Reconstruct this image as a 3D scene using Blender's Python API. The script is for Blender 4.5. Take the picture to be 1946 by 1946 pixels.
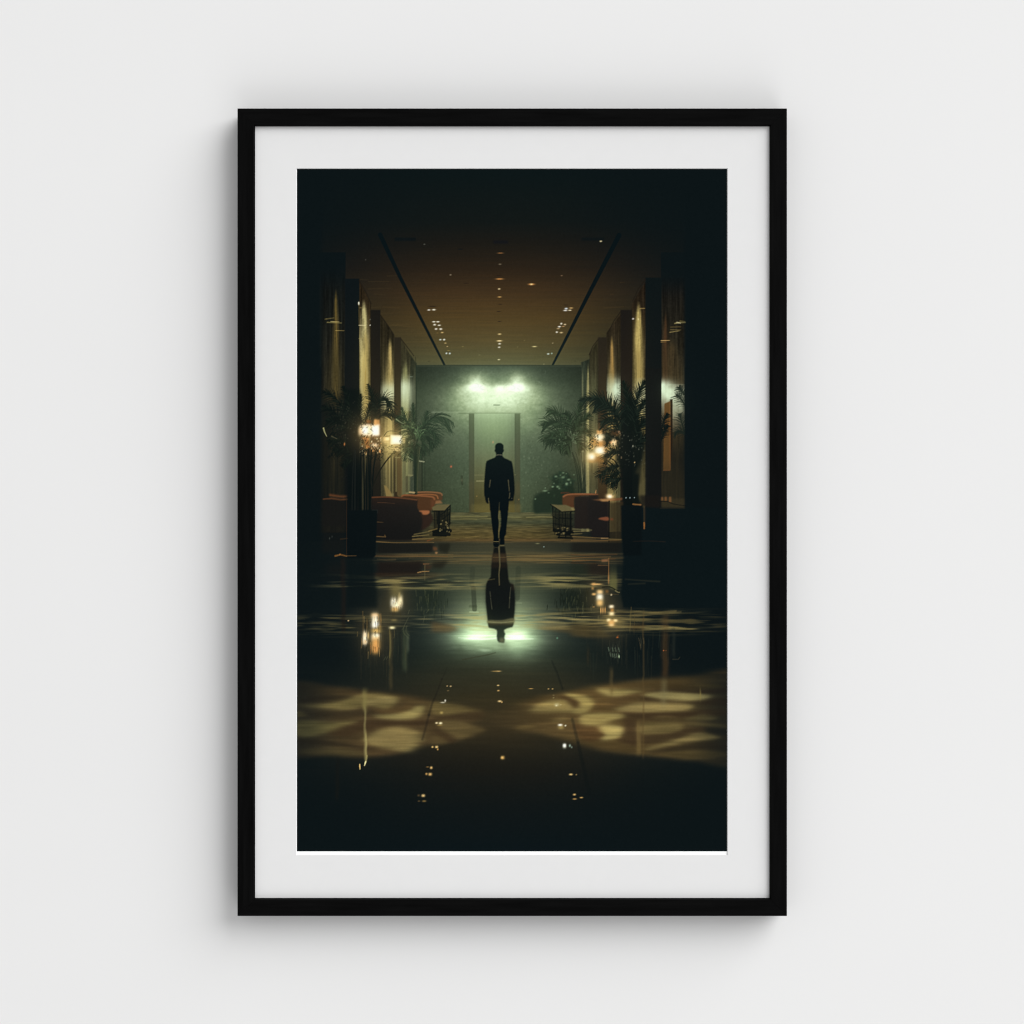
import bpy, bmesh, math
import numpy as np
from mathutils import Vector

scene = bpy.context.scene
for o in list(bpy.data.objects): bpy.data.objects.remove(o)

# ---------------------------------------------------------------- camera
U = 0.000625                 # metres per photograph pixel, at the front of the frame
PIX = 1946                   # the photograph is 1946 x 1946
LENS, SENSOR = 60.0, 36.0
CAM = PIX * U * LENS / SENSOR        # camera to frame front
DEPTH = 0.034                # the frame stands this far off the wall
cam = bpy.data.cameras.new("camera"); cam.lens = LENS; cam.sensor_width = SENSOR
cam.clip_start = 0.05; cam.clip_end = 200
cam_ob = bpy.data.objects.new("camera", cam); scene.collection.objects.link(cam_ob)
cam_ob.location = (0, -DEPTH - CAM, 1.55); cam_ob.rotation_euler = (math.radians(90), 0, 0)
scene.camera = cam_ob

# ---------------------------------------------------------------- light: a white studio room
world = bpy.data.worlds.new("World"); scene.world = world; world.use_nodes = True
bg = world.node_tree.nodes["Background"]; bg.inputs[0].default_value = (1, 1, 1, 1); bg.inputs[1].default_value = 0.462

def area(name, loc, size, watts, target=(0, 0, 1.55), color=(1, 1, 1)):
    l = bpy.data.lights.new(name, 'AREA'); l.shape = 'SQUARE'; l.size = size; l.energy = watts; l.color = color
    o = bpy.data.objects.new(name, l); scene.collection.objects.link(o)
    o.location = loc
    o.rotation_euler = (Vector(target) - Vector(loc)).to_track_quat('-Z', 'Y').to_euler()
    return o
area("key_softbox", (22.8, -17.3, 1.55 + 20.9), 30.0, 15000)
area("low_fill_softbox", (3.0, -6.0, 1.55 - 9.5), 8.0, 320)

scene.view_settings.view_transform = 'Standard'; scene.view_settings.look = 'None'
scene.view_settings.exposure = 0; scene.view_settings.gamma = 1
try: scene.view_settings.use_curve_mapping = False
except Exception: pass
scene.cycles.max_bounces = 6; scene.cycles.diffuse_bounces = 3
scene.cycles.filter_width = 1.2

# ---------------------------------------------------------------- helpers
def px(x, y, y_world=-DEPTH):
    """a photograph pixel as x, z on the plane y = y_world"""
    k = (CAM + DEPTH + y_world) / CAM * U
    return (x - PIX / 2) * k, 1.55 - (y - PIX / 2) * k

def nodes_of(name):
    m = bpy.data.materials.new(name); m.use_nodes = True
    nt = m.node_tree; b = nt.nodes["Principled BSDF"]
    return m, nt, b, (lambda t, **kw: _node(nt, t, kw))

def _node(nt, t, kw):
    n = nt.nodes.new(t)
    for k, v in kw.items():
        if k in n.inputs: n.inputs[k].default_value = v
        else: setattr(n, k, v)
    return n

def paint_mat(name, col, rough, var=0.01, scale=6.0, bump=0.0, bump_scale=300.0, stretch=(1, 1, 1), spec=0.5):
    m, nt, b, N = nodes_of(name); L = nt.links.new
    tc = N("ShaderNodeTexCoord"); mp = N("ShaderNodeMapping"); mp.inputs["Scale"].default_value = stretch
    L(tc.outputs["Object"], mp.inputs["Vector"])
    n1 = N("ShaderNodeTexNoise", Scale=scale, Detail=5.0, Roughness=0.6); L(mp.outputs[0], n1.inputs["Vector"])
    mr = N("ShaderNodeMapRange"); mr.inputs["To Min"].default_value = 1 - var; mr.inputs["To Max"].default_value = 1 + var
    mr.inputs["From Min"].default_value = .3; mr.inputs["From Max"].default_value = .7
    L(n1.outputs["Fac"], mr.inputs["Value"])
    mx = N("ShaderNodeMix", data_type='RGBA', blend_type='MULTIPLY'); mx.inputs[0].default_value = 1
    mx.inputs[6].default_value = (*col, 1); L(mr.outputs[0], mx.inputs[7]); L(mx.outputs[2], b.inputs["Base Color"])
    b.inputs["Roughness"].default_value = rough; b.inputs["Specular IOR Level"].default_value = spec
    if bump:
        n2 = N("ShaderNodeTexNoise", Scale=bump_scale, Detail=3.0); L(mp.outputs[0], n2.inputs["Vector"])
        bp = N("ShaderNodeBump", Strength=bump, Distance=0.0005); L(n2.outputs["Fac"], bp.inputs["Height"]); L(bp.outputs[0], b.inputs["Normal"])
    return m

def mesh_ob(name, bm, mat, parent=None):
    me = bpy.data.meshes.new(name); bm.to_mesh(me); bm.free()
    me.materials.append(mat)
    o = bpy.data.objects.new(name, me); scene.collection.objects.link(o)
    if parent is not None: o.parent = parent
    return o

# ---------------------------------------------------------------- the wall
M_WALL = paint_mat("wall_paint", (0.80, 0.80, 0.797), 0.9, var=0.006, scale=2.2, bump=0.05, bump_scale=140, spec=0.2)
bm = bmesh.new()
vs_ = [bm.verts.new(v) for v in ((-4, 0, -2.0), (4, 0, -2.0), (4, 0, 5.0), (-4, 0, 5.0))]
back = [bm.verts.new((v.co.x, 0.12, v.co.z)) for v in vs_]
bm.faces.new(vs_); bm.faces.new(back[::-1])
for i in range(4): bm.faces.new((vs_[i], back[i], back[(i + 1) % 4], vs_[(i + 1) % 4]))
bmesh.ops.recalc_face_normals(bm, faces=bm.faces)
wall = mesh_ob("wall", bm, M_WALL); wall["kind"] = "structure"; wall["label"] = "plain off-white painted wall behind the frame"

# ---------------------------------------------------------------- the framed print
FX0, FZ1 = px(451.2, 205.9); FX1, FZ0 = px(1495.6, 1741.0)          # outer edge of the frame
IX0, IZ1 = px(482.7, 237.6); IX1, IZ0 = px(1464.3, 1709.3)          # sight edge
MAT_Y = -DEPTH + 0.0052                                             # face of the mount
BACK_Y = -0.004

root = bpy.data.objects.new("framed_print", None); scene.collection.objects.link(root)
root.location = ((FX0 + FX1) / 2, 0, FZ0)
root["label"] = "black framed print of a man in a dim lobby, hung on white wall"
root["category"] = "framed print"
OX, OZ = root.location.x, root.location.z

M_FRAME_H = paint_mat("black_stained_wood_across", (0.0030, 0.0030, 0.0030), 0.6, var=0.35, scale=16, bump=0.20, bump_scale=40, stretch=(1, 12, 14), spec=0.02)
M_FRAME_V = paint_mat("black_stained_wood_upright", (0.0030, 0.0030, 0.0030), 0.6, var=0.35, scale=16, bump=0.20, bump_scale=40, stretch=(14, 12, 1), spec=0.02)

def rail(a, b, c, d, mat):
    """one mitred moulding: outer corners a, b and inner corners c (by b), d (by a)"""
    bm = bmesh.new()
    lo = [bm.verts.new((x - OX, BACK_Y, z - OZ)) for x, z in (a, b, c, d)]
    hi = [bm.verts.new((x - OX, -DEPTH, z - OZ)) for x, z in (a, b, c, d)]
    bm.faces.new(lo); bm.faces.new(hi)
    long_e = []
    for i in range(4):
        bm.faces.new((lo[i], lo[(i + 1) % 4], hi[(i + 1) % 4], hi[i]))
    bm.edges.ensure_lookup_table()
    hs = set(hi)
    edges = [e for e in bm.edges if e.verts[0] in hs and e.verts[1] in hs and (set(e.verts) == {hi[0], hi[1]} or set(e.verts) == {hi[2], hi[3]})]
    bmesh.ops.recalc_face_normals(bm, faces=bm.faces)
    bmesh.ops.bevel(bm, geom=edges, offset=0.0007, segments=3, profile=0.5, affect='EDGES')
    return mesh_ob("frame_rail", bm, mat, root)
e = 0.00010   # hair gap of the mitres
rail((FX0 + e, FZ1), (FX1 - e, FZ1), (IX1 - e, IZ1), (IX0 + e, IZ1), M_FRAME_H)
rail((FX0 + e, FZ0), (FX1 - e, FZ0), (IX1 - e, IZ0), (IX0 + e, IZ0), M_FRAME_H)
rail((FX0, FZ0 + e), (FX0, FZ1 - e), (IX0, IZ1 - e), (IX0, IZ0 + e), M_FRAME_V)
rail((FX1, FZ0 + e), (FX1, FZ1 - e), (IX1, IZ1 - e), (IX1, IZ0 + e), M_FRAME_V)

# mount: a thick card with a bevelled window
PY = MAT_Y + 0.0012                                                 # face of the paper under the window
M_MOUNT = paint_mat("white_mount_card", (0.760, 0.760, 0.758), 0.95, var=0.006, scale=60, bump=0.03, bump_scale=900, spec=0.1)
M_CORE = paint_mat("white_card_core", (0.93, 0.93, 0.93), 0.95, var=0.004, scale=200, spec=0.1)
M_PAPER = paint_mat("bright_white_paper", (0.97, 0.97, 0.97), 0.9, var=0.003, scale=200, spec=0.1)
WX0, WZ1 = px(562.9, 319.6, MAT_Y); WX1, WZ0 = px(1383.0, 1625.0, MAT_Y)      # window, outer lip of the bevel
WX0i, WZ1i = px(563.7, 320.4, PY); WX1i, WZ0i = px(1382.2, 1624.4, PY)        # window, at the paper
def ring(bm, o, i, yo, yi):
    ov = [bm.verts.new((x - OX, yo, z - OZ)) for x, z in ((o[0], o[2]), (o[1], o[2]), (o[1], o[3]), (o[0], o[3]))]
    iv = [bm.verts.new((x - OX, yi, z - OZ)) for x, z in ((i[0], i[2]), (i[1], i[2]), (i[1], i[3]), (i[0], i[3]))]
    for k in range(4): bm.faces.new((ov[k], ov[(k + 1) % 4], iv[(k + 1) % 4], iv[k]))
    return ov, iv
bm = bmesh.new(); g = 0.0006
MO = (IX0 + g, IX1 - g, IZ0 + g, IZ1 - g); WO = (WX0, WX1, WZ0, WZ1)
of, wf = ring(bm, MO, WO, MAT_Y, MAT_Y)
ob_, wb = ring(bm, MO, WO, MAT_Y + 0.0011, MAT_Y + 0.0011)
for k in range(4):
    bm.faces.new((of[k], of[(k + 1) % 4], ob_[(k + 1) % 4], ob_[k])); bm.faces.new((wf[k], wf[(k + 1) % 4], wb[(k + 1) % 4], wb[k]))
bmesh.ops.recalc_face_normals(bm, faces=bm.faces)
mount = mesh_ob("mount", bm, M_MOUNT, root)
bm = bmesh.new()
d = 0.00003
ring(bm, (WX0 + d, WX1 - d, WZ0 + d, WZ1 - d), (WX0i, WX1i, WZ0i, WZ1i), MAT_Y, PY - 0.00005)
bmesh.ops.recalc_face_normals(bm, faces=bm.faces)
for f in bm.faces:
    if f.normal.y > 0: f.normal_flip()
mesh_ob("window_bevel", bm, M_CORE, mount)

# the sheet of paper behind the window, and the board that closes the frame
def slab(name, x0, x1, z0, z1, y0, y1, mat, parent):
    bm = bmesh.new()
    bmesh.ops.create_cube(bm, size=1)
    for v in bm.verts:
        v.co = Vector(((x0 if v.co.x < 0 else x1) - OX, y0 if v.co.y < 0 else y1, (z0 if v.co.z < 0 else z1) - OZ))
    return mesh_ob(name, bm, mat, parent)
sheet = slab("print_sheet", WX0 - 0.01, WX1 + 0.01, WZ0 - 0.01, WZ1 + 0.01, PY, PY + 0.0004, M_PAPER, root)
M_BOARD = paint_mat("brown_backing_board", (0.22, 0.16, 0.10), 0.9, var=0.1, scale=80, spec=0.1)
slab("backing_board", IX0 + g, IX1 - g, IZ0 + g, IZ1 - g, -0.0075, BACK_Y - 0.0008, M_BOARD, root)

# ---------------------------------------------------------------- the printed picture
# A small painter: the picture on the print is drawn as flat inks (0..255 display values)
# on a grid that becomes the print's colour attribute.
AX0, AY0, AW, AH = 564, 321, 818, 1297
rng = np.random.default_rng(7)
IMG = np.zeros((AH, AW, 3), np.float32)
YY, XX = np.mgrid[AY0:AY0 + AH, AX0:AX0 + AW].astype(np.float32)
INK = (13, 21, 23)

def Z(ox, oy, k=6.44):
    """reader for measurements taken on an enlargement of the print"""
    return lambda pts: [(ox + p[0] / k, oy + p[1] / k) for p in pts]

def sstep(a, b, x):
    t = np.clip((x - a) / (b - a), 0, 1)
    return t * t * (3 - 2 * t)

def blur1(a, s, axis):
    if s < 0.3: return a
    r = int(3 * s) + 1
    k = np.exp(-0.5 * (np.arange(-r, r + 1) / s) ** 2); k /= k.sum()
    pad = [(0, 0), (0, 0)]; pad[axis] = (r, r)
    p = np.pad(a, pad, mode='edge')
    out = np.zeros_like(a)
    n = a.shape[axis]
    for i, w in enumerate(k):
        out += w * (p[i:i + n] if axis == 0 else p[:, i:i + n])
    return out

def blur(a, sx, sy=None):
    return blur1(blur1(a, sx, 1), sx if sy is None else sy, 0)

def noise(cx, cy, seed, octaves=1):
    """smooth value noise over the sheet with cells of cx by cy, about -1..1"""
    out = np.zeros((AH, AW), np.float32); amp = 1.0; tot = 0
    for o in range(octaves):
        r = np.random.default_rng(seed + 31 * o)
        nx, ny = int(AW / cx) + 3, int(AH / cy) + 3
        g = r.uniform(-1, 1, (ny, nx)).astype(np.float32)
        u = np.arange(AW) / cx; v = np.arange(AH) / cy
        iu = u.astype(int); iv = v.astype(int)
        fu = u - iu; fv = v - iv
        fu = (fu * fu * (3 - 2 * fu)).astype(np.float32); fv = (fv * fv * (3 - 2 * fv)).astype(np.float32)
        top = g[iv][:, iu] * (1 - fu) + g[iv][:, iu + 1] * fu
        bot = g[iv + 1][:, iu] * (1 - fu) + g[iv + 1][:, iu + 1] * fu
        out += amp * (top * (1 - fv)[:, None] + bot * fv[:, None]); tot += amp
        amp *= 0.55; cx = max(1.0, cx / 2); cy = max(1.0, cy / 2)
    return out / tot * 1.5

def box(x0, y0, x1, y1):
    i0, i1 = max(0, int(y0 - AY0)), min(AH, int(y1 - AY0) + 1)
    j0, j1 = max(0, int(x0 - AX0)), min(AW, int(x1 - AX0) + 1)
    return (slice(i0, max(i0, i1)), slice(j0, max(j0, j1)))

def put(m, col, s=None):
    """lay ink of colour col with coverage m"""
    if s is None: s = (slice(0, AH), slice(0, AW))
    if callable(col): col = col(XX[s], YY[s])
    c = np.asarray(col, np.float32)
    IMG[s] += (c - IMG[s]) * np.clip(m, 0, 1)[..., None]

def light(m, col, s=None):
    """lighter ink: screens col over what is there"""
    if s is None: s = (slice(0, AH), slice(0, AW))
    c = np.asarray(col, np.float32)
    IMG[s] = 255 - (255 - IMG[s]) * (255 - c * np.clip(m, 0, None)[..., None]) / 255

def pmask(pts, soft=0.6, softy=None):
    softy = soft if softy is None else softy
    p = np.array(pts, np.float32)
    g = 3 * max(soft, softy) + 2
    s = box(p[:, 0].min() - g, p[:, 1].min() - g, p[:, 0].max() + g, p[:, 1].max() + g)
    h, w = XX[s].shape
    if h == 0 or w == 0: return s, np.zeros((h, w), np.float32)
    SS = 3
    x = XX[s][0][:, None] + (np.arange(SS) + .5) / SS - .5
    y = YY[s][:, 0][:, None] + (np.arange(SS) + .5) / SS - .5
    gx, gy = np.meshgrid(x.ravel(), y.ravel())
    inside = np.zeros(gx.shape, bool)
    n = len(p)
    for i in range(n):
        xa, ya = p[i]; xb, yb = p[(i + 1) % n]
        if ya == yb: continue
        c = ((gy >= ya) != (gy >= yb)) & (gx < (xb - xa) * (gy - ya) / (yb - ya) + xa)
        inside ^= c
    m = inside.reshape(h, SS, w, SS).mean((1, 3)).astype(np.float32)
    return s, blur(m, soft, softy)

def smooth(pts, n=6, closed=True):
    """Catmull-Rom through the points"""
    p = np.array(pts, float); N = len(p); out = []
    rngi = range(N) if closed else range(N - 1)
    for i in rngi:
        if closed: a, b, c, d = p[i - 1], p[i], p[(i + 1) % N], p[(i + 2) % N]
        else: a, b, c, d = p[max(i - 1, 0)], p[i], p[i + 1], p[min(i + 2, N - 1)]
        for t in np.arange(n) / n:
            out.append(.5 * (2 * b + (c - a) * t + (2 * a - 5 * b + 4 * c - d) * t * t + (3 * b - a - 3 * c + d) * t ** 3))
    if not closed: out.append(p[-1])
    return out

def poly(pts, col, soft=0.6, a=1.0, softy=None, curve=False):
    if curve: pts = smooth(pts)
    s, m = pmask(pts, soft, softy); put(m * a, col, s)

def rect(x0, y0, x1, y1, col, soft=0.6, a=1.0, softy=None):
    poly([(x0, y0), (x1, y0), (x1, y1), (x0, y1)], col, soft, a, softy)

def blob(x, y, rx, ry, col, a=1.0, mode='put', p=2.0):
    s = box(x - 3.2 * rx, y - 3.2 * ry, x + 3.2 * rx, y + 3.2 * ry)
    d = np.abs((XX[s] - x) / rx) ** p + np.abs((YY[s] - y) / ry) ** p
    m = np.exp(-0.5 * d) * a
    (put if mode == 'put' else light)(m, col, s)

def stroke(pts, w0, w1, col, a=1.0, soft=0.7, mode='put'):
    """a tapering line through pts"""
    p = np.array(pts, np.float32)
    g = max(w0, w1) + 2 * soft + 1
    s = box(p[:, 0].min() - g, p[:, 1].min() - g, p[:, 0].max() + g, p[:, 1].max() + g)
    X, Y = XX[s], YY[s]
    if X.size == 0: return
    m = np.zeros_like(X); n = len(p) - 1
    for i in range(n):
        (xa, ya), (xb, yb) = p[i], p[i + 1]
        dx, dy = xb - xa, yb - ya; L = dx * dx + dy * dy + 1e-6
        t = np.clip(((X - xa) * dx + (Y - ya) * dy) / L, 0, 1)
        d = np.hypot(X - xa - t * dx, Y - ya - t * dy)
        hw = .5 * (w0 + (w1 - w0) * (i + t) / n)
        m = np.maximum(m, np.clip((hw - d) / soft + .5, 0, 1) * np.clip(hw * 2 / .6, .25, 1))
    (put if mode == 'put' else light)(m * a, col, s)

def bez(a, b, c, n=14):
    t = np.linspace(0, 1, n)[:, None]; a, b, c = map(np.array, (a, b, c))
    return (1 - t) ** 2 * a + 2 * t * (1 - t) * b + t * t * c

def frond(a, b, c, col, L=26, n=26, ang=50, w=2.2, droop=.25, sides=(1, -1), seed=0, start=.18, alpha=1.0, lite=None, jit=.16):
    """one palm frond: a curved rib with tapering leaflets on its sides"""
    r = np.random.default_rng(seed)
    P = bez(a, b, c, n + 1)
    stroke(P, 1.8, .9, col, alpha)
    for i in range(int(n * start), n + 1):
        t = i / n
        q = P[min(i + 1, n)] - P[max(i - 1, 0)]; th = math.atan2(q[1], q[0])
        ln = L * (math.sin(math.pi * min(1, .18 + .80 * t)) ** .6) * r.uniform(1 - jit, 1 + jit)
        for sd in sides:
            an = th + sd * math.radians(ang * (1.05 - .55 * t) * r.uniform(.85, 1.15))
            e1 = P[i] + ln * .55 * np.array([math.cos(an), math.sin(an)])
            e2 = e1 + ln * .5 * np.array([math.cos(an), math.sin(an) + droop * 1.6])
            cc = col
            if lite is not None and r.random() < .3: cc = lite
            stroke([P[i], e1, e2], w, .5, cc, alpha)

def spots(z, rows):
    """little lights: x, y, half width, half height, colour (sizes in enlargement units)"""
    for x, y, w, h, c in rows:
        (X, Y), = z([(x, y)])
        blob(X, Y, max(.7, w / 6.44 * .56), max(.55, h / 6.44 * .54), c, .95, p=2.4)

def paint():
    r2 = np.random.default_rng(55)
    zA, zB, zC = Z(560, 440), Z(820, 440), Z(1085, 440)
    zD, zE, zF = Z(560, 700), Z(820, 670), Z(1085, 700)
    zG, zH, zI = Z(560, 900), Z(820, 900), Z(1085, 900)
    zJ, zK, zL = Z(560, 1150), Z(820, 1150), Z(1085, 1150)
    IMG[:] = INK
    vf = noise(1.6, 26, 13, 2); vs = noise(3.5, 80, 3, 2); hs = noise(60, 2.2, 5, 2); fine = blur(rng.normal(0, 1.6, (AH, AW)).astype(np.float32), .9); cloud = noise(40, 40, 11, 4)
    # ---------------- ceiling
    ty = np.clip((YY - 330) / 366, 0, 1)
    ks = [0, .25, .36, .50, .62, .75, .88, .97, 1.0]
    R = np.interp(ty, ks, [14, 19, 28, 45, 66, 80, 83, 85, 89])
    G = np.interp(ty, ks, [23, 24, 26, 33, 46, 59, 69, 80, 87])
    B = np.interp(ty, ks, [24, 23, 22, 24, 29, 33, 41, 50, 58])
    ce = np.stack([R, G, B], -1)
    half = np.interp(ty, [0, .3, .6, 1], [230, 285, 330, 300])
    fx = np.exp(-np.abs((XX - 935) / half) ** 2.6 * 1.15)
    fx = fx * (1 + .05 * hs)
    cm = (YY < 697).astype(np.float32)
    put(cm, np.array(INK) + (ce - np.array(INK)) * fx[..., None])
    # ceiling slots and small vents
    for q, w0, w1 in (([(722, 446), (760, 527), (803, 612), (844.5, 694)], 8.5, 4.0), ([(1176, 447), (1119, 557), (1078, 638), (1049.5, 694)], 9.0, 4.0)):
        stroke(q, w0, w1, (10, 20, 23), .96, 1.2)
    for x, y, w, h in ((1350, 95, 130, 20), ): rect(*zA([(x - w, y - h)])[0], *zA([(x + w, y + h)])[0], (10, 19, 23), 1.2, .6)
    rect(937, 457, 965, 463, (19, 21, 25), 1.5, .8); rect(1105, 452, 1148, 457, (10, 19, 23), 1.5, .6)
    for x, y, w in ((350, 215, 40), (420, 632, 34), (838, 890, 30), (828, 1100, 26), (820, 540, 50), (1640, 900, 35), (820, 978, 30)):
        spots(zB, [(x, y, w, 7, (38, 26, 22) if y > 300 else (12, 20, 23))])
    for q in ([(800, 585), (900, 592)], [(900, 612), (1150, 612)], [(970, 765), (1110, 777)], [(1080, 922), (1290, 936)], [(900, 930), (1050, 925)], [(1180, 1140), (1430, 1168)], [(1060, 1160), (1250, 1148)],
              [(1500, 1240), (1600, 1238)], [(900, 700), (1200, 690)], [(1130, 545), (1250, 540)], [(1000, 1010), (1200, 1000)], [(1250, 1135), (1400, 1140)]):
        stroke(zA(q), 1.8, .8, (112, 86, 50), .13, 1.8)
    for q in ([(400, 935), (640, 920)], [(480, 770), (520, 768)], [(600, 625), (650, 620)], [(760, 950), (880, 945)]):
        stroke(zC(q), 1.4, .8, (100, 72, 42), .22, 1.5)
    W, Tn = (246, 240, 214), (226, 180, 112)
    spots(zB, [(840, 263, 48, 9, (140, 92, 56)), (835, 400, 24, 9, (118, 104, 84)), (830, 580, 62, 10, (206, 142, 80)), (825, 702, 20, 10, (236, 208, 156)),
               (830, 800, 32, 10, (190, 148, 88)), (830, 1255, 28, 11, (228, 200, 136)), (828, 1337, 42, 11, (250, 222, 160)), (830, 1373, 22, 11, W), (825, 1415, 20, 10, W),
               (822, 1567, 20, 9, (224, 214, 160)), (1220, 645, 50, 13, (228, 158, 92)), (1220, 645, 18, 9, (255, 216, 150)), (1257, 1406, 36, 9, (222, 204, 140)), (230, 530, 14, 9, (124, 110, 90)),
               (1590, 540, 16, 8, (120, 92, 70)), (380, 1406, 18, 7, (120, 104, 62)), (585, 1510, 18, 6, (112, 106, 70)), (1050, 1412, 10, 6, (112, 100, 62)), (1135, 1333, 9, 8, (110, 92, 56)),
               (1645, 943, 26, 12, (226, 236, 236)), (1705, 935, 32, 9, (206, 168, 108)), (1635, 966, 32, 10, (240, 240, 226)), (1690, 964, 26, 9, (230, 216, 180)), (1585, 1127, 17, 13, W), (1630, 1138, 19, 10, (228, 204, 160)),
               (1562, 1163, 24, 10, (250, 244, 226)), (1610, 1160, 24, 8, (170, 130, 90)), (1548, 1187, 24, 8, (196, 168, 124)), (1530, 1230, 18, 12, W), (1585, 1236, 26, 9, (226, 200, 146)),
               (1480, 1365, 10, 8, (168, 150, 110)), (1425, 1497, 19, 10, (224, 240, 224)), (1468, 1491, 12, 10, (170, 196, 176)), (1372, 1622, 9, 6, (150, 140, 100)), (1755, 1585, 18, 8, (60, 58, 38))])
    spots(zA, [(1640, 960, 24, 10, W), (1700, 957, 30, 11, W), (1680, 915, 60, 8, (40, 28, 22)), (1700, 1103, 26, 10, W), (1750, 1103, 26, 10, W), (1710, 1140, 22, 13, W), (1766, 1147, 24, 10, W),
               (1728, 1192, 22, 12, (255, 246, 222)), (1785, 1193, 24, 13, (255, 246, 222)), (1803, 1235, 22, 9, (220, 186, 120)), (1745, 1240, 16, 6, (120, 92, 52)), (1780, 1323, 18, 11, (220, 230, 216)),
               (1826, 1323, 18, 13, (236, 240, 226)), (1842, 1365, 18, 8, (200, 170, 110)), (1866, 1405, 12, 7, (190, 160, 110)), (1880, 1455, 22, 6, (126, 104, 56)), (1855, 1490, 14, 12, (230, 246, 236)), (1895, 1492, 15, 12, (224, 240, 230)),
               (1585, 156, 15, 8, (84, 84, 76)), (866, 345, 10, 8, (70, 68, 62)), (255, 552, 38, 9, (112, 122, 120)), (1905, 530, 14, 9, (120, 104, 84)), (1640, 1585, 20, 7, (58, 54, 36))])
    spots(zC, [(362, 120, 20, 11, (214, 200, 156)), (1710, 582, 44, 8, (78, 84, 82))])
    # ---------------- back wall, with its pool of lamp light
    wl = np.stack([np.interp(YY, [690, 740, 800, 880, 975], [42, 56, 72, 70, 68]),
                   np.interp(YY, [690, 740, 800, 880, 975], [52, 69, 86, 84, 78]),
                   np.interp(YY, [690, 740, 800, 880, 975], [42, 53, 66, 63, 55])], -1)
    edge = sstep(0, 190, 1 + 190 - np.abs(XX - 946) - 10)
    wl = wl * (.62 + .44 * edge)[..., None] * (1 + .055 * cloud + .05 * fine)[..., None]
    s, m = pmask([(788, 694), (1104, 694), (1104, 976), (788, 976)], .5)
    put(m, wl[s], s)
    rect(788, 693.5, 1104, 697, (46, 52, 40), .8, .8)
    sb = box(788, 696, 1104, 976); X, Y = XX[sb], YY[sb]
    lobes = np.zeros_like(X)
    def el(cx, cy, rx, ru, rd, p=2.2): return np.exp(-.5 * (np.abs((X - cx) / rx) ** p + np.abs(np.where(Y < cy, (Y - cy) / ru, (Y - cy) / rd)) ** p))
    for cx in (904, 983):
        lobes += .42 * el(cx, 736, 20, 4.5, 6, 2.6) + .46 * el(cx, 728, 9, 11, 9) + .20 * el(cx, 722, 22, 13, 22)
    lobes += .38 * el(949, 737, 7, 5, 6) + .38 * el(944, 747, 58, 11, 22, 2.6) + .33 * el(944, 766, 74, 26, 38, 2.4) + .16 * el(944, 780, 92, 60, 60)
    swirl = noise(12, 8, 21, 3)[sb] * .17 + noise(5, 4, 27, 2)[sb] * .14
    lobes = lobes * (1 + swirl * np.clip(1.25 - lobes, .1, .9))
    lo = np.stack([np.interp(lobes, [0, .2, .5, .9, 1.25], v) for v in ([0, 46, 124, 214, 262], [0, 48, 128, 224, 268], [0, 36, 104, 198, 256])], -1)
    IMG[sb] = np.minimum(255, IMG[sb] + lo * (1 - IMG[sb] / 420))
    # curls of the veined stone just over the lamps
    for i in range(46):
        r = np.random.default_rng(300 + i)
        x, y = r.uniform(868, 1030), r.uniform(702, 775)
        a0 = r.uniform(0, 6.28); rad = r.uniform(3, 10)
        pts = [(x + rad * math.cos(a0 + t) * (1 + .2 * t), y + rad * .8 * math.sin(a0 + t)) for t in np.linspace(0, r.uniform(1.5, 3.5), 9)]
        if r.random() < .5: stroke(pts, 1.4, .5, (70, 82, 62), .12, 1.6)
        else: stroke(pts, 1.4, .5, (200, 214, 186), .10, 1.6)
    for i in range(150):
        r = np.random.default_rng(900 + i)
        x, y = r.uniform(985, 1095), r.uniform(760, 960)
        blob(x, y, r.uniform(.5, 1.2), r.uniform(.4, 1.4), (150, 160, 128), r.uniform(.1, .4) * np.interp(x, [985, 1095], [1, .4]))
        x, y = r.uniform(800, 895), r.uniform(770, 960)
        blob(x, y, r.uniform(.5, 1.1), r.uniform(.4, 1.1), (120, 132, 106), r.uniform(.05, .22))
    # doorway
    rect(820, 782.3, 991, 784.2, (160, 172, 142), .7, .5); rect(870, 784.4, 990, 786.2, (82, 92, 70), .7, .75)
    s, m = pmask([(900, 786), (979, 786), (979, 976), (900, 976)], .6)
    dr = np.stack([np.interp(YY[s], [784, 800, 840, 880, 915, 950, 976], v) for v in
                   ([176, 152, 120, 104, 92, 82, 94], [194, 168, 132, 108, 88, 72, 80], [158, 134, 100, 74, 54, 39, 40])], -1)
    dr = dr * (1 - .16 * ((XX[s] - 935) / 44) ** 2 + .01 * fine[s] + .015 * cloud[s] + .02 * vs[s])[..., None]
    put(m, dr, s)
    for x0, x1 in ((890.8, 900.6), (978, 988)):
        s, m = pmask([(x0, 786), (x1, 786), (x1, 976), (x0, 976)], .6)
        pc = np.stack([np.interp(YY[s], [786, 840, 900, 976], v) for v in ([78, 70, 66, 66], [84, 74, 66, 60], [66, 55, 46, 38])], -1)
        put(m, pc, s)
        rect(x0, 786, x0 + 1.8, 970, (56, 60, 44), .8, .6); rect(x1 - 1.5, 786, x1, 970, (58, 60, 42), .8, .5)
    rect(891, 915, 900, 930, (112, 84, 50), 3, .14); rect(978, 918, 988, 940, (112, 84, 50), 3, .14)
    rect(895, 958, 990, 975, (112, 98, 52), 2, .42)
    stroke(zE([(525, 1497), (630, 1497)]), 1.2, 1, (140, 132, 90), .6); stroke(zE([(550, 1571), (640, 1571)]), 1.6, 1.4, (178, 168, 118), .75)
    stroke(zE([(1005, 1495), (1030, 1495)]), 1.2, 1, (140, 132, 90), .5); stroke(zE([(760, 640), (832, 640)]), 2.2, 1.8, (74, 88, 66), .85)
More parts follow.
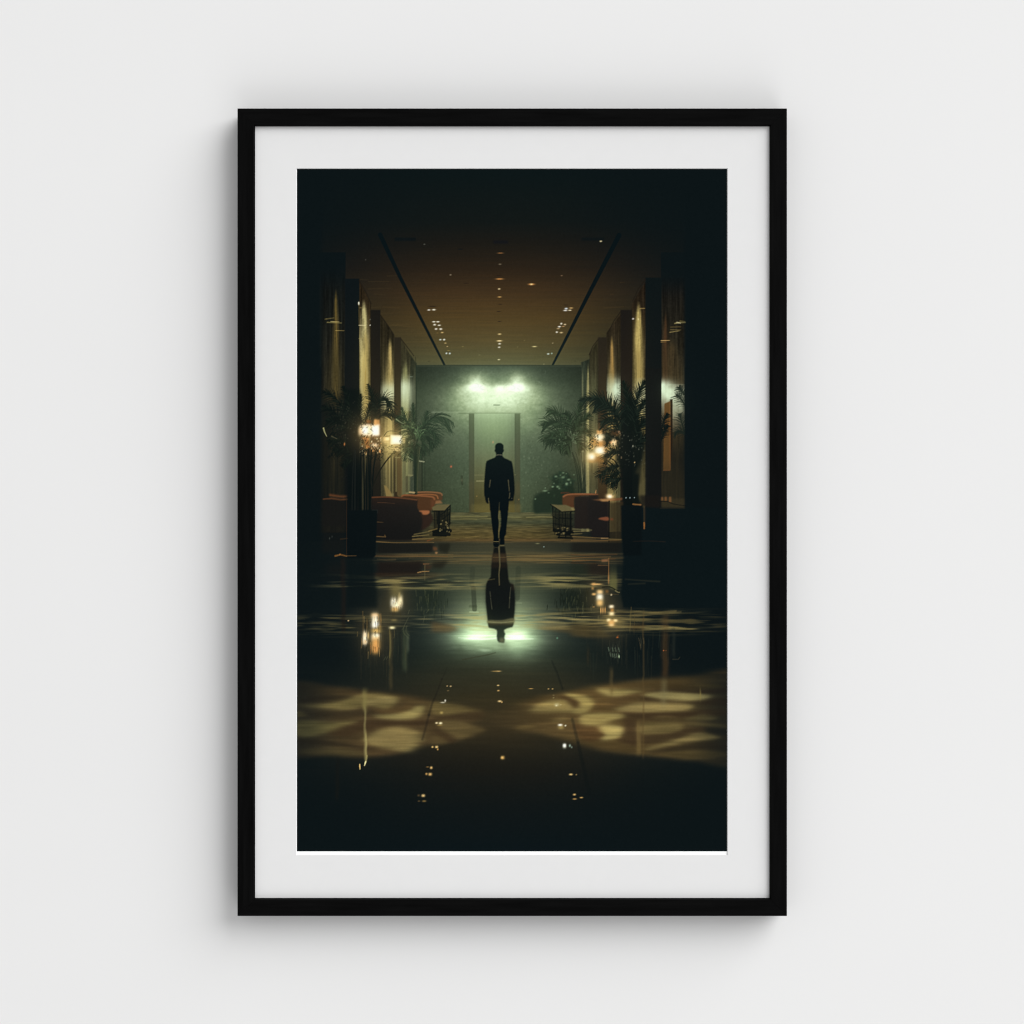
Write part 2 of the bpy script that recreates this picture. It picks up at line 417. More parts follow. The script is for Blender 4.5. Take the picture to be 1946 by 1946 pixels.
    stroke(zE([(780, 660), (780, 700)]), 1, .8, (176, 190, 158), .4); stroke(zE([(793, 660), (793, 700)]), 1, .8, (176, 190, 158), .4)
    blob(*zE([(237, 1394)])[0], 1.3, 1.6, (206, 78, 52), .85); blob(*zE([(237, 1394)])[0], .5, .7, (255, 150, 110), .7)
    blob(*zE([(750, 1095)])[0], 1.2, 1.5, (214, 156, 112), .8)
    stroke(zE([(368, 1515), (372, 1605)]), 4.6, 4.6, (40, 46, 32), .65, 1.2); blob(*zE([(370, 1560)])[0], 1.2, 2.2, (110, 108, 80), .5)
    stroke(zE([(395, 1400), (390, 1500)]), 1.4, 1.2, (46, 54, 40), .4)
    # ---------------- side walls: panels lit from below and above, between dark piers
    def panel(x0, x1, top0, top1, base, low, lights, bot=1010):
        s, m = pmask([(x0, top0), (x1, top1), (x1, bot), (x0, bot)], .6)
        Y, X = YY[s], XX[s]
        t = np.clip((Y - min(top0, top1)) / 250., 0, 1)[..., None]
        c = np.array(base) + (np.array(low) - np.array(base)) * t
        c = c * (.80 + .22 * vs[s] + .10 * vf[s] + .05 * fine[s])[..., None]
        put(m, c, s)
        for (cx, y0, y1, wd, col, al) in lights:
            g = np.clip((Y - y0) / 22., 0, 1)
            w = wd * (.22 + .78 * np.clip((Y - y0) / 75., 0, 1) ** .8)
            fall = np.where(Y > y0, np.exp(-np.maximum(Y - y0 - 70, 0) / (y1 - y0)), 0)
            mm = np.exp(-.5 * np.abs((X - cx) / w) ** 2.2) * g * fall * al * (.86 + .30 * vs[s] + .16 * vf[s] + .06 * fine[s])
            put(m * mm, col, s)
    def pier(x0, x1, top, colr, low, dark_to=1010):
        s, m = pmask([(x0, top), (x1, top), (x1, dark_to), (x0, dark_to)], .7)
        t = np.clip((YY[s] - top) / 330., 0, 1)[..., None]
        put(m, np.array(colr) + (np.array(low) - np.array(colr)) * t, s)
    # left
    sL = box(564, 480, 612, 1060)
    panel(610, 655, 500, 520, (19, 24, 24), (40, 38, 29), [(638, 548, 250, 3.8, (104, 84, 44), .85), (636, 640, 400, 10, (72, 62, 38), .7)])
    put(sstep(560, 500, YY[box(606, 480, 656, 600)]), INK, box(606, 480, 656, 600))
    panel(682, 704.5, 534, 576, (52, 38, 26), (70, 60, 38), [(691, 568, 220, 6.2, (222, 212, 150), 1.0), (694, 622, 420, 7.0, (160, 138, 80), .75), (687, 690, 500, 5.0, (168, 156, 104), .5)])
    pier(655, 682.5, 529.5, (15, 22, 24), (21, 22, 22))
    panel(722, 749.5, 597, 637, (46, 38, 26), (80, 74, 50), [(740.5, 640, 250, 5.2, (190, 166, 104), 1.0), (738, 690, 300, 7.0, (150, 134, 82), .55)])
    pier(704, 722.5, 589, (26, 24, 22), (36, 30, 24))
    panel(761, 780, 643, 676, (54, 48, 32), (112, 116, 84), [(771, 682, 200, 5.0, (150, 148, 96), .9), (766, 690, 300, 3.0, (150, 150, 100), .6)])
    panel(779.5, 790.5, 674, 690, (48, 50, 36), (88, 98, 76), [])
    pier(749, 761.5, 641, (40, 34, 26), (66, 48, 30))
    for x, y, rx, ry, al in ((769, 735, 6.5, 9, .95), (775, 741, 9, 14, .45), (741, 741, 8, 10, .75), (730, 744, 7, 9, .40)):
        s = box(x - 24, y - 30, x + 24, y + 40)
        mk = np.exp(-.5 * ((XX[s] - x) / rx) ** 2 - .5 * (np.where(YY[s] < y, (YY[s] - y) / ry, (YY[s] - y) / (ry * 2.2))) ** 2) * al
        mk = mk * (((XX[s] > 761.5) & (XX[s] < 790)) | ((XX[s] > 722.5) & (XX[s] < 749))) * (1 + .25 * vs[s])
        put(mk, (206, 216, 184), s)
    rect(789.5, 690, 791.5, 940, (30, 40, 32), .5, .8)
    # ceiling returns over the panels
    for q in ([(682, 533), (694, 553), (705, 577)], [(722, 598), (738, 620), (748, 636)], [(761, 643), (774, 660), (786, 676)]):
        stroke(q, 2.0, 1.6, (30, 25, 20), .7, 1.2)
    stroke([(789, 678), (790, 694)], 1.2, 1.2, (38, 40, 28), .7)
    # right
    panel(1104, 1121, 688, 682, (40, 46, 36), (84, 90, 68), [(1117, 688, 200, 2.4, (168, 158, 104), 1.0), (1106.5, 696, 260, 1.8, (110, 112, 80), .8)])
    panel(1119.5, 1136.5, 672, 646, (52, 46, 30), (92, 92, 66), [(1127, 700, 300, 6, (92, 92, 62), .6)])
    panel(1152, 1179.5, 632, 596, (46, 35, 25), (80, 76, 52), [(1162, 636, 260, 3.6, (158, 124, 70), 1.0), (1160, 690, 380, 6.5, (126, 110, 68), .7)])
    pier(1136, 1152.5, 641, (38, 32, 25), (64, 42, 27))
    panel(1200, 1226.5, 578, 534, (44, 32, 24), (78, 68, 44), [(1213, 572, 260, 6.0, (190, 170, 104), 1.0), (1212, 650, 420, 7.5, (140, 120, 70), .65)])
    pier(1179, 1200.5, 589, (27, 24, 22), (42, 31, 24))
    panel(1256, 1302, 528, 528, (26, 25, 23), (66, 58, 40), [(1264, 590, 300, 4.5, (74, 48, 32), .8), (1275, 640, 400, 13, (74, 58, 38), .8)])
    pier(1226, 1256.5, 527.5, (15, 22, 23), (20, 22, 22))
    put(sstep(575, 515, YY[box(1256, 480, 1306, 600)]) * .9, INK, box(1256, 480, 1306, 600))
    for q in ([(1226, 531), (1213, 548), (1202, 572)], [(1179, 592), (1166, 610), (1156, 630)], [(1136, 645), (1126, 658), (1119, 674)]):
        stroke(q, 2.0, 1.6, (30, 24, 19), .7, 1.2)
    for x, y, rx, ry, al, xa, xb in ((1172, 736, 9, 10, 1.0, 1152, 1179), (1160, 740, 12, 14, .45, 1152, 1179), (1218, 748, 9, 15, .6, 1200, 1226), (1261, 734, 10, 8, 1.0, 1256.5, 1300), (1268, 744, 15, 11, .85, 1256.5, 1301), (1285, 760, 20, 22, .5, 1256.5, 1301)):
        s = box(x - 44, y - 30, x + 44, y + 60)
        mk = np.exp(-.5 * ((XX[s] - x) / rx) ** 2 - .5 * (np.where(YY[s] < y, (YY[s] - y) / (ry * 1.0), (YY[s] - y) / (ry * 1.7))) ** 2) * al
        mk = mk * (XX[s] > xa) * (XX[s] < xb) * (1 + .14 * vs[s] + .2 * noise(9, 9, 77, 2)[s])
        put(mk, (208, 224, 196), s)
    s = box(1256, 700, 1303, 790)
    for x0, x1, ya, yb, a in ((606, 656, 725, 830, .84), (681, 705, 800, 870, .86), (704, 723, 850, 920, .5), (722, 792, 840, 950, .35), (1199, 1228, 800, 890, .5), (1256, 1304, 780, 880, .72), (1104, 1153, 860, 960, .2)):
        s = box(x0, 700, x1, 1012); put(a * sstep(ya, yb, YY[s]) * (1 + .2 * vs[s]), (20, 23, 21), s)
    # dark ends of the hall
    put(sstep(618, 604, XX), INK); put(sstep(1295, 1305, XX), INK)
    # glints on the panels
    for q, c in (([(370, 1072), (480, 1056)], (150, 132, 78)), ([(395, 1110), (570, 1118)], (206, 186, 112)), ([(440, 1100), (540, 1104)], (220, 200, 130)), ([(500, 1211), (602, 1213)], (176, 148, 86)), ([(785, 1147), (862, 1147)], (246, 234, 186)), ([(785, 1308), (845, 1308)], (150, 136, 84)), ([(795, 932), (825, 932)], (160, 140, 90)), ([(1410, 1775), (1440, 1775)], (150, 164, 146))):
        stroke(zA(q), 1.2, .8, c, .7, 1.3)
    stroke(zA([(783, 868), (785, 896)]), 2.2, 1.8, (250, 238, 196), .95); stroke(zA([(786, 896), (784, 1140)]), 1, .8, (110, 92, 54), .6)
    spots(zA, [(921, 1146, 9, 10, (230, 224, 196)), (921, 1075, 6, 8, (110, 110, 100))])
    for q, c in (([(1265, 1124), (1330, 1112), (1395, 1112)], (196, 180, 116)), ([(1290, 1110), (1340, 1122)], (238, 226, 176)), ([(1330, 1095), (1390, 1100)], (130, 116, 66)), ([(1215, 1168), (1340, 1165)], (112, 92, 54)), ([(1215, 1200), (1340, 1206)], (128, 108, 66)), ([(1205, 1232), (1320, 1214)], (170, 148, 92)), ([(1100, 1334), (1202, 1332)], (214, 176, 112)), ([(1100, 1352), (1160, 1350)], (140, 108, 62)), ([(840, 942), (898, 940)], (180, 150, 90))):
        stroke(zC(q), 1.4, .9, c, .75, 1.3)
    spots(zC, [(757, 1068, 16, 10, (252, 240, 220)), (822, 1072, 12, 14, (220, 206, 150))])
    # picture hung on the right panel, mirror line and dim cabinet
    poly(zF([(1140, 430), (1207, 400), (1212, 1248), (1125, 1248)]), (96, 64, 36), .6); poly(zF([(1150, 560), (1195, 545), (1198, 1225), (1138, 1225)]), (88, 62, 36), 1.5, .6)
    poly(zF([(1207, 376), (1240, 376), (1240, 900), (1216, 1242)]), (38, 27, 20), .8)
    stroke(zF([(1206, 410), (1211, 1240)]), 1.6, 1.4, (118, 74, 42), .8)
    stroke(zF([(1128, 1246), (1206, 1246)]), 1.4, 1.2, (126, 72, 44), .8)
    s = box(1256, 860, 1303, 972); put(.55 * sstep(860, 930, YY[s]) * (XX[s] < 1301), (42, 38, 28), s)
    stroke(zF([(1578, 500), (1580, 720)]), 1.6, 1.2, (110, 70, 40), .7); stroke(zF([(1580, 720), (1578, 1150)]), 1.0, .8, (60, 42, 28), .6); stroke(zF([(1578, 660), (1579, 690)]), 2.2, 1.6, (176, 120, 76), .7)
    rect(1340, 800, 1375, 905, (27, 26, 25), 6, .55)
    for i in range(9): stroke([(1341 + i * 4, 802), (1341 + i * 4, 900)], 1, 1, (34, 28, 24), .3, 1.5)
    # ---------------- floor beyond, lit like patterned wood
    fl = np.array([(96, 84, 50)]); s = box(700, 974, 1190, 1032)
    xf = np.exp(-np.abs((XX[s] - 940) / 150) ** 4)
    base = np.stack([np.interp(YY[s], [974, 985, 994, 1005, 1020, 1031], v) for v in ([80, 84, 64, 82, 88, 64], [78, 80, 64, 70, 72, 50], [52, 50, 43, 42, 41, 33])], -1)
    st = noise(26, 1.7, 51, 2)[s] * .18 + noise(9, 1.4, 53)[s] * .10
    put(np.clip(xf * 1.05, 0, 1), base * (1 + st)[..., None], s)
    for x0, x1, y, c in ((850, 925, 981, (150, 138, 84)), (858, 905, 986, (138, 124, 74)), (968, 1045, 977, (130, 124, 82)), (1000, 1050, 982, (150, 136, 86)), (965, 1010, 989, (118, 108, 66))):
        stroke([(x0, y + 1), ((x0 + x1) / 2, y), (x1, y + .5)], 1.0, 2.2, c, .5, 1.6)
    rect(850, 988, 1050, 993, (50, 58, 46), 2.2, .55)
    # ---------------- glossy floor with what it mirrors
    fy = box(564, 1029, 1382, 1618); X, Y = XX[fy], YY[fy]
    ks = [1029, 1050, 1080, 1130, 1170, 1200, 1240, 1280, 1330, 1400, 1460, 1530, 1618]
    cR = np.interp(Y, ks, [56, 62, 66, 78, 104, 84, 50, 47, 45, 35, 26, 18, 13]); cG = np.interp(Y, ks, [54, 62, 70, 86, 112, 92, 57, 48, 41, 32, 26, 23, 22]); cB = np.interp(Y, ks, [40, 46, 52, 64, 86, 72, 44, 35, 28, 24, 22, 23, 25])
    half = np.interp(Y, ks, [165, 165, 150, 118, 100, 108, 150, 200, 245, 262, 250, 230, 230])
    fxf = .84 * np.exp(-np.abs((X - 945) / half) ** 2.2) + .16 * np.exp(-np.abs((X - 945) / 260) ** 2.4)
    ik = np.array(INK, np.float32)
    IMG[fy] = ik + (np.stack([cR, cG, cB], -1) - ik) * fxf[..., None] * (1 + .05 * hs[fy] + .05 * noise(120, 9, 61, 3)[fy])[..., None]
    # soft mirror of the lit wall: bright lens at 1212, fading up and down
    for cx, sg in ((902, 1), (982, 1)):
        gx = np.abs((X - cx) / np.where((X - 945) * (cx - 945) > 0, 20, 22)) ** 2.0
        up = np.where(Y < 1214, np.exp(-np.maximum(1214 - Y, 0) / 15.), np.exp(-(Y - 1214) / 2.2))
        g = np.exp(-gx * .55) * up
        IMG[fy] = np.minimum(255, IMG[fy] + np.stack([g * 84, g * 96, g * 82], -1))
        g2 = np.exp(-np.abs((X - cx) / 36) ** 2 * .6) * np.where(Y < 1206, np.exp(-((Y - 1206) / 26.) ** 2), np.exp(-(np.maximum(Y - 1206, 0) / np.where(cx > 945, 38., 30.)) ** 2))
        g2 = g2 * np.where(Y > 1206, 1.15, .85) * (1 + .28 * noise(30, 5, 71, 2)[fy])
        IMG[fy] = np.minimum(255, IMG[fy] + np.stack([g2 * 84, g2 * 98, g2 * 79], -1))
    g3 = np.exp(-((X - 945) / 62.) ** 2 * .7) * np.exp(-((Y - 1168) / 40.) ** 2); IMG[fy] += np.stack([g3 * 40, g3 * 44, g3 * 36], -1)
    poly(zK([(330, 470), (420, 560), (600, 590), (760, 600), (700, 640), (500, 650), (300, 640)]), (52, 60, 46), 4, .55); poly(zK([(560, 530), (700, 540), (745, 552), (640, 566)]), (166, 188, 156), 2.4, .6, 1.4)
    stroke(zK([(380, 665), (560, 628), (700, 602), (780, 578)]), 2.6, 1.8, (50, 52, 38), .75, 1.6)
    poly(zK([(820, 470), (930, 480), (960, 560), (860, 580)]), (84, 94, 74), 4, .5)
    stroke(zK([(330, 395), (620, 418), (800, 400)]), .8, 3.0, (250, 255, 240), .55, 2.2); stroke(zK([(890, 402), (1050, 416), (1240, 410)]), 3.0, .8, (250, 255, 240), .55, 2.2)
    # mirrored door posts
    for x0, y0, x1, y1, w, a in ((480, 1160, 486, 1400, 9, .4), (490, 1400, 520, 1700, 9, .62), (1040, 1160, 1042, 1560, 10, .42)):
        stroke(zH([(x0 + 20, y0), (x1 + 4, y1 - 40)]), w, w, (48, 54, 42), a, 1.6)
    stroke(zH([(470, 1620), (540, 1620)]), 5, 5, (42, 48, 36), .28, 2); stroke(zH([(464, 1690), (570, 1692)]), 2, 1.6, (176, 190, 150), .7, 1.2); stroke(zH([(1030, 1580), (1100, 1582)]), 2, 1.4, (136, 148, 116), .6, 1.2)
    # mirrored palms
    for cx, cy, w, h, c, n, sd in ((1095, 1140, 52, 44, (20, 26, 20), 120, 5), (822, 1140, 36, 40, (30, 38, 29), 70, 6)):
        r = np.random.default_rng(sd)
        blob(cx, cy, w * .55, h * .55, c, .55)
        for i in range(n):
            x, y = cx + r.normal(0, w * .45), cy + r.normal(0, h * .4); l = r.uniform(6, 16)
            stroke([(x, y), (x + r.normal(0, 1.5), y + l)], 1.6, .6, c if r.random() < .75 else (72, 76, 52), .5, 1.0)
    # ---------------- bands and pools of patterned light on the floor
    bx = noise(120, 2.6, 81, 3) * .5 + noise(40, 1.8, 83, 2) * .3
    def band(x0, x1, y0, y1, col, a, sx=18, sy=2.0, k=.9, thr=.0):
        s, m = pmask([(x0, y0), (x1, y0), (x1, y1), (x0, y1)], sx, sy)
        put(np.clip(m * a * (.62 + k * bx[s] - thr), 0, .95), col, s)
    band(712, 1185, 1024, 1031, (122, 88, 52), .55, 14, 1.2)
    band(740, 1190, 1051, 1071, (112, 90, 56), .85, 46, 2.4, 1.1, .05); band(850, 1100, 1050, 1068, (128, 104, 64), .5, 44, 2.4, 1.0, .05)
    for y, a in ((1054, .5), (1059, .7), (1064.5, .45), (1068, .4)): stroke([(735, y), (850, y + 1), (948, y + .5), (1060, y - .5), (1185, y + 1)], .6, .8, (40, 28, 20), a * .7, 1.2)
    stroke([(700, 1056), (850, 1057)], 1.4, 1.6, (110, 72, 44), .6, 1.2)
    # streaks nearer: long soft flecks
    f1 = noise(62, 4.2, 201, 2); f2 = noise(34, 2.6, 207, 2); f3 = noise(90, 7, 211, 2)
    for cx, cy, rx, ry, c, a, lo_, hi_ in ((790, 1105, 118, 13, (160, 146, 92), .85, -.25, .55), (700, 1108, 80, 11, (118, 106, 66), .7, -.2, .6), (870, 1110, 60, 10, (156, 142, 90), .6, -.2, .6), (1082, 1104, 92, 13, (158, 144, 90), .9, -.25, .5), (1180, 1104, 90, 9, (70, 62, 42), .7, -.1, .7),
                               (640, 1186, 84, 18, (112, 100, 62), .85, -.15, .6), (880, 1180, 110, 17, (150, 138, 90), .8, -.2, .6), (1075, 1180, 110, 19, (152, 136, 84), .85, -.25, .55), (1200, 1180, 110, 20, (124, 108, 66), .8, -.2, .55), (1300, 1182, 84, 20, (82, 72, 46), .8, -.1, .6), (1270, 1193, 80, 3.5, (146, 130, 80), .8, -.6, .4), (1240, 1162, 70, 3.5, (130, 114, 70), .7, -.5, .4),
                               (880, 1174, 60, 5, (172, 160, 108), .5, -.5, .5), (1040, 1176, 70, 5, (170, 154, 102), .5, -.5, .5), (770, 1116, 90, 3, (150, 138, 86), .6, -.6, .4)):
        s = box(cx - 2 * rx, cy - 2.2 * ry, cx + 2 * rx, cy + 2.2 * ry)
        e = np.exp(-np.abs((XX[s] - cx) / rx) ** 2.6 - np.abs((YY[s] - cy - .02 * np.abs(XX[s] - 945) * 0) / ry) ** 3)
        n_ = .6 * f1[s] + .45 * f2[s] + .3 * f3[s]
        put(e * a * .92 * sstep(lo_ - .15, hi_ + .25, n_), c, s)
        put(e * .22 * sstep(-.1, -.8, n_), (34, 29, 23), s)
    # brown dapple around 1175..1200 on both sides
    poly(zK([(0, 200), (240, 240), (330, 300), (200, 330), (0, 320)]), (88, 66, 40), 4, .65, 2.5); poly(zK([(1240, 260), (1600, 240), (1930, 250), (1930, 390), (1700, 340), (1400, 300)]), (92, 74, 44), 5, .55, 2.5)
    poly(zK([(1280, 230), (1500, 180), (1700, 230), (1600, 280), (1350, 280)]), (150, 136, 88), 5, .4, 2.2)
    poly(zL([(0, 220), (330, 230), (480, 390), (300, 400), (0, 380)]), (70, 58, 36), 5, .6, 2.5)
    poly(zL([(700, 230), (900, 220), (880, 300), (720, 300)]), (62, 44, 28), 5, .4, 2)
    # big pools
    PL = smooth(zJ([(-60, 985), (420, 985), (900, 1050), (1300, 1090), (1720, 1180), (2000, 1230), (2320, 1290), (2200, 1440), (2290, 1530), (2000, 1640), (1500, 1730), (1250, 1810), (880, 1860), (400, 1830), (-60, 1800)]), 8)
    s, m = pmask(PL, 9, 3.4)
    lf = sstep(540, 700, XX[s]) * .55 + .45
    put(m * lf * .95, np.array((68, 52, 34)) * (1 + .16 * noise(90, 12, 91, 2)[s])[..., None], s)
    PR = smooth(zL([(-900, 1290), (-500, 1150), (0, 1040), (500, 955), (1000, 900), (1500, 862), (2100, 850), (2100, 1900), (1500, 1890), (1000, 1845), (500, 1790), (100, 1700), (-350, 1570), (-760, 1500), (-1000, 1400)]), 8)
    s, m = pmask(PR, 9, 3.4)
    rf = 1 - .50 * sstep(1240, 1382, XX[s]); lf2 = .25 + .75 * sstep(945, 1030, XX[s])
    put(m * rf * lf2 * .95, np.array((78, 60, 36)) * (1 + .14 * noise(90, 12, 93, 2)[s])[..., None], s)
    D, Lt = (38, 31, 24), (142, 128, 78)
    def pool(z, pts, c, a=.9, sf=2.6, sy=1.7):
        if sum(c) > 240: poly(z(pts), tuple(v * .80 for v in c), 11, a * .50, 4.5, curve=True)
        poly(z(pts), tuple(v * (1.08 if sum(c) > 300 else .97) for v in c), sf, a * .92, sy, curve=True)
    pool(zJ, [(40, 1350), (420, 1290), (860, 1260), (1060, 1340), (800, 1350), (300, 1370)], D, .6); pool(zJ, [(700, 1420), (1000, 1400), (1400, 1400), (1700, 1390), (1900, 1340), (2060, 1350), (1700, 1440), (1500, 1480), (1250, 1460), (900, 1520), (600, 1600), (400, 1560), (500, 1470)], (52, 37, 26), .9)
    pool(zJ, [(30, 1620), (400, 1650), (800, 1720), (1000, 1760), (700, 1740), (300, 1700), (30, 1690)], D, .75); pool(zJ, [(200, 1110), (420, 1100), (760, 1120), (500, 1150), (250, 1170), (40, 1180)], (36, 30, 24), .8)
    pool(zJ, [(30, 1225), (300, 1215), (560, 1170), (850, 1085), (1100, 1085), (1250, 1140), (1200, 1230), (1120, 1275), (900, 1225), (620, 1280), (300, 1250)], (118, 104, 62), .85, 4, 2)
    pool(zJ, [(850, 1180), (1050, 1130), (1240, 1140), (1220, 1200), (1050, 1190), (900, 1225)], (142, 128, 80), .6, 3, 1.6)
    stroke(zJ([(900, 1210), (1050, 1170), (1200, 1165)]), 1.6, 1, (92, 76, 46), .6, 1.4)
    pool(zJ, [(1430, 1270), (1540, 1225), (1600, 1255), (1540, 1340), (1380, 1395), (1150, 1390), (960, 1360), (1200, 1330)], (140, 128, 78), .9)
    pool(zJ, [(30, 1430), (200, 1415), (420, 1440), (760, 1415), (560, 1490), (350, 1570), (180, 1600), (30, 1595)], (108, 98, 58), .85, 3.4, 2.2)
    pool(zJ, [(30, 1290), (120, 1320), (150, 1350), (30, 1360)], (92, 80, 48), .8, 2.5, 1.6)
    pool(zJ, [(870, 1610), (1030, 1530), (1250, 1490), (1430, 1530), (1560, 1600), (1540, 1680), (1380, 1785), (1180, 1760), (920, 1700)], (132, 118, 72), .78, 6, 2.6)
    pool(zJ, [(40, 1780), (300, 1740), (560, 1740), (850, 1790), (860, 1850), (500, 1840), (200, 1830)], (72, 62, 40), .75, 4, 2.4)
    pool(zJ, [(1130, 1260), (1300, 1250), (1420, 1210), (1450, 1260), (1300, 1310), (1100, 1320), (950, 1290)], (88, 66, 40), .7)
    pool(zJ, [(1250, 1130), (1500, 1160), (1700, 1200), (1650, 1290), (1600, 1230), (1400, 1190)], (86, 68, 42), .6)
    pool(zK, [(20, 1195), (260, 1215), (500, 1265), (640, 1285), (420, 1300), (150, 1340), (20, 1335)], (124, 106, 62), .8); pool(zK, [(20, 1340), (200, 1345), (460, 1310), (640, 1310), (560, 1400), (300, 1390), (100, 1400)], (54, 40, 28), .8)
    pool(zK, [(110, 1410), (400, 1425), (640, 1535), (500, 1580), (340, 1630), (230, 1580), (120, 1500)], (110, 92, 56), .85); pool(zK, [(0, 1600), (140, 1590), (200, 1680), (60, 1700), (0, 1690)], (92, 76, 46), .6)
    pool(zK, [(60, 1480), (150, 1560), (300, 1640), (250, 1680), (60, 1590), (20, 1520)], (56, 40, 28), .7)
    # right pool
    pool(zK, [(1010, 1495), (1120, 1460), (1230, 1465), (1250, 1490), (1120, 1510)], (120, 98, 56), .8, 2.4, 1.2)
    pool(zK, [(1180, 1290), (1300, 1210), (1480, 1165), (1600, 1170), (1730, 1250), (1760, 1300), (1500, 1305), (1260, 1308)], (140, 124, 74), .9); pool(zK, [(1560, 1110), (1700, 1110), (1820, 1200), (1760, 1260), (1650, 1180)], (62, 42, 27), .9, 2.2, 1.4)
    pool(zK, [(1500, 1330), (1700, 1340), (1800, 1330), (1800, 1390), (1650, 1390), (1480, 1370)], (74, 54, 33), .9)
    pool(zK, [(1480, 1370), (1640, 1340), (1660, 1400), (1500, 1440)], (120, 102, 60), .5, 3, 2)
    pool(zL, [(-60, 1075), (150, 1110), (285, 1170), (245, 1265), (130, 1325), (20, 1310), (100, 1225), (60, 1160), (-60, 1110)], (140, 126, 74), .95, 2.2, 1.5)
    pool(zL, [(230, 1050), (420, 1110), (520, 1140), (600, 1250), (300, 1300), (200, 1300), (290, 1180)], (88, 66, 39), .85)
    pool(zL, [(300, 1025), (600, 1035), (890, 1045), (720, 1090), (500, 1125), (380, 1080)], (140, 126, 76), .92); pool(zL, [(560, 1010), (900, 985), (1000, 950), (1100, 960), (900, 1040), (700, 1030)], (74, 60, 38), .6)
    pool(zL, [(430, 1125), (600, 1120), (870, 1060), (860, 1120), (640, 1220), (520, 1250)], (78, 58, 36), .85); pool(zL, [(900, 1055), (1200, 1020), (1600, 1030), (1900, 1010), (1900, 1060), (1600, 1080), (1200, 1058)], (40, 31, 25), .85)
    pool(zL, [(860, 1100), (1140, 1060), (1500, 1080), (1740, 1115), (1500, 1160), (1150, 1150)], (132, 122, 78), .92); pool(zL, [(860, 1125), (1150, 1165), (1500, 1180), (1900, 1130), (1900, 1230), (1500, 1200), (1000, 1180), (860, 1160)], (44, 33, 25), .85)
    pool(zL, [(560, 1275), (800, 1205), (1100, 1192), (1500, 1225), (1400, 1280), (900, 1300)], (124, 110, 68), .92); pool(zL, [(640, 1310), (900, 1312), (1300, 1300), (1880, 1270), (1880, 1340), (1400, 1360), (1200, 1420), (900, 1400), (700, 1370)], (50, 36, 26), .8)
    pool(zL, [(90, 1385), (180, 1328), (500, 1325), (670, 1352), (540, 1400), (400, 1450), (190, 1490), (120, 1440)], (142, 128, 76), .95); stroke(zL([(130, 1385), (300, 1388), (450, 1375)]), 1.6, 1, (110, 92, 52), .7, 1.4)
    pool(zL, [(330, 1645), (400, 1580), (345, 1480), (500, 1460), (645, 1500), (610, 1580), (480, 1640)], (138, 126, 78), .95); pool(zL, [(20, 1460), (120, 1450), (330, 1490), (370, 1570), (300, 1660), (100, 1640)], (74, 48, 30), .75)
    pool(zL, [(650, 1400), (760, 1380), (850, 1460), (820, 1700), (650, 1690), (560, 1650), (640, 1560)], (54, 38, 27), .85); pool(zL, [(830, 1500), (900, 1442), (1200, 1430), (1360, 1455), (1330, 1535), (1100, 1565), (900, 1585)], (106, 90, 54), .9)
    pool(zL, [(880, 1590), (1150, 1570), (1400, 1510), (1650, 1470), (1650, 1540), (1400, 1600), (1100, 1670), (900, 1700)], (54, 40, 28), .85)
    pool(zL, [(880, 1760), (1200, 1665), (1530, 1562), (1800, 1612), (1560, 1655), (1300, 1690), (1050, 1750)], (120, 104, 64), .92, 2.4, 1.6)
    pool(zL, [(900, 1800), (1200, 1740), (1600, 1680), (1900, 1690), (1900, 1740), (1500, 1770), (1150, 1800)], (40, 33, 25), .7); pool(zL, [(1100, 1810), (1500, 1765), (1880, 1800), (1850, 1850), (1400, 1870)], (72, 60, 37), .7, 3.5, 2)
    pool(zL, [(980, 1380), (1150, 1350), (1340, 1385), (1200, 1410)], (92, 76, 46), .7); pool(zL, [(1390, 1395), (1600, 1325), (1800, 1370), (1650, 1405)], (96, 84, 52), .75); pool(zL, [(1370, 1440), (1600, 1440), (1890, 1470), (1890, 1500), (1600, 1480)], (88, 76, 46), .7); pool(zL, [(1640, 1490), (1900, 1510), (1900, 1580), (1700, 1560)], (26, 27, 24), .8)
    pool(zL, [(1500, 960), (1750, 960), (1880, 1000), (1600, 1000)], (72, 60, 36), .6)
    blob(945, 1372, 70, 26, (60, 47, 31), .55)
    for cx, rx in ((690, 130), (1150, 150)): blob(cx, 1372, rx, 52, (50, 40, 24), .30, 'light')
    s = box(564, 1270, 1382, 1470)
    P = np.stack([blur(IMG[s][..., i], 3.8, 1.7) for i in range(3)], -1); h_, w_ = P.shape[:2]
    wx = noise(46, 11, 231, 2)[s] * 3.5 + noise(16, 5, 233)[s] * 1.2; wy = noise(70, 16, 235, 2)[s] * 1.0
    jy, jx = np.mgrid[0:h_, 0:w_]
    u = np.clip(jx + wx, 0, w_ - 1.01); v = np.clip(jy + wy, 0, h_ - 1.01); iu, iv = u.astype(int), v.astype(int); fu, fv = (u - iu)[..., None], (v - iv)[..., None]
    P = (P[iv, iu] * (1 - fu) + P[iv, np.minimum(iu + 1, w_ - 1)] * fu) * (1 - fv) + (P[np.minimum(iv + 1, h_ - 1), iu] * (1 - fu) + P[np.minimum(iv + 1, h_ - 1), np.minimum(iu + 1, w_ - 1)] * fu) * fv
    P = np.stack([blur(P[..., i], 1.6, .7) for i in range(3)], -1)
    fl_ = noise(58, 4.5, 241, 2)[s] * .6 + noise(110, 9, 243, 2)[s] * .5
    lum = np.clip((P[..., :1] - 30) / 70, 0, 1)
    P = P * (1 + .15 * lum * fl_[..., None]) + lum * (4, 3, 1) * np.clip(fl_, 0, 1)[..., None]
    IMG[s] = P
    s = box(564, 1280, 640, 1460); put(.38 * sstep(650, 570, XX[s]), INK, s)
    s = box(1290, 1280, 1382, 1460); put(.40 * sstep(1300, 1390, XX[s]), INK, s)
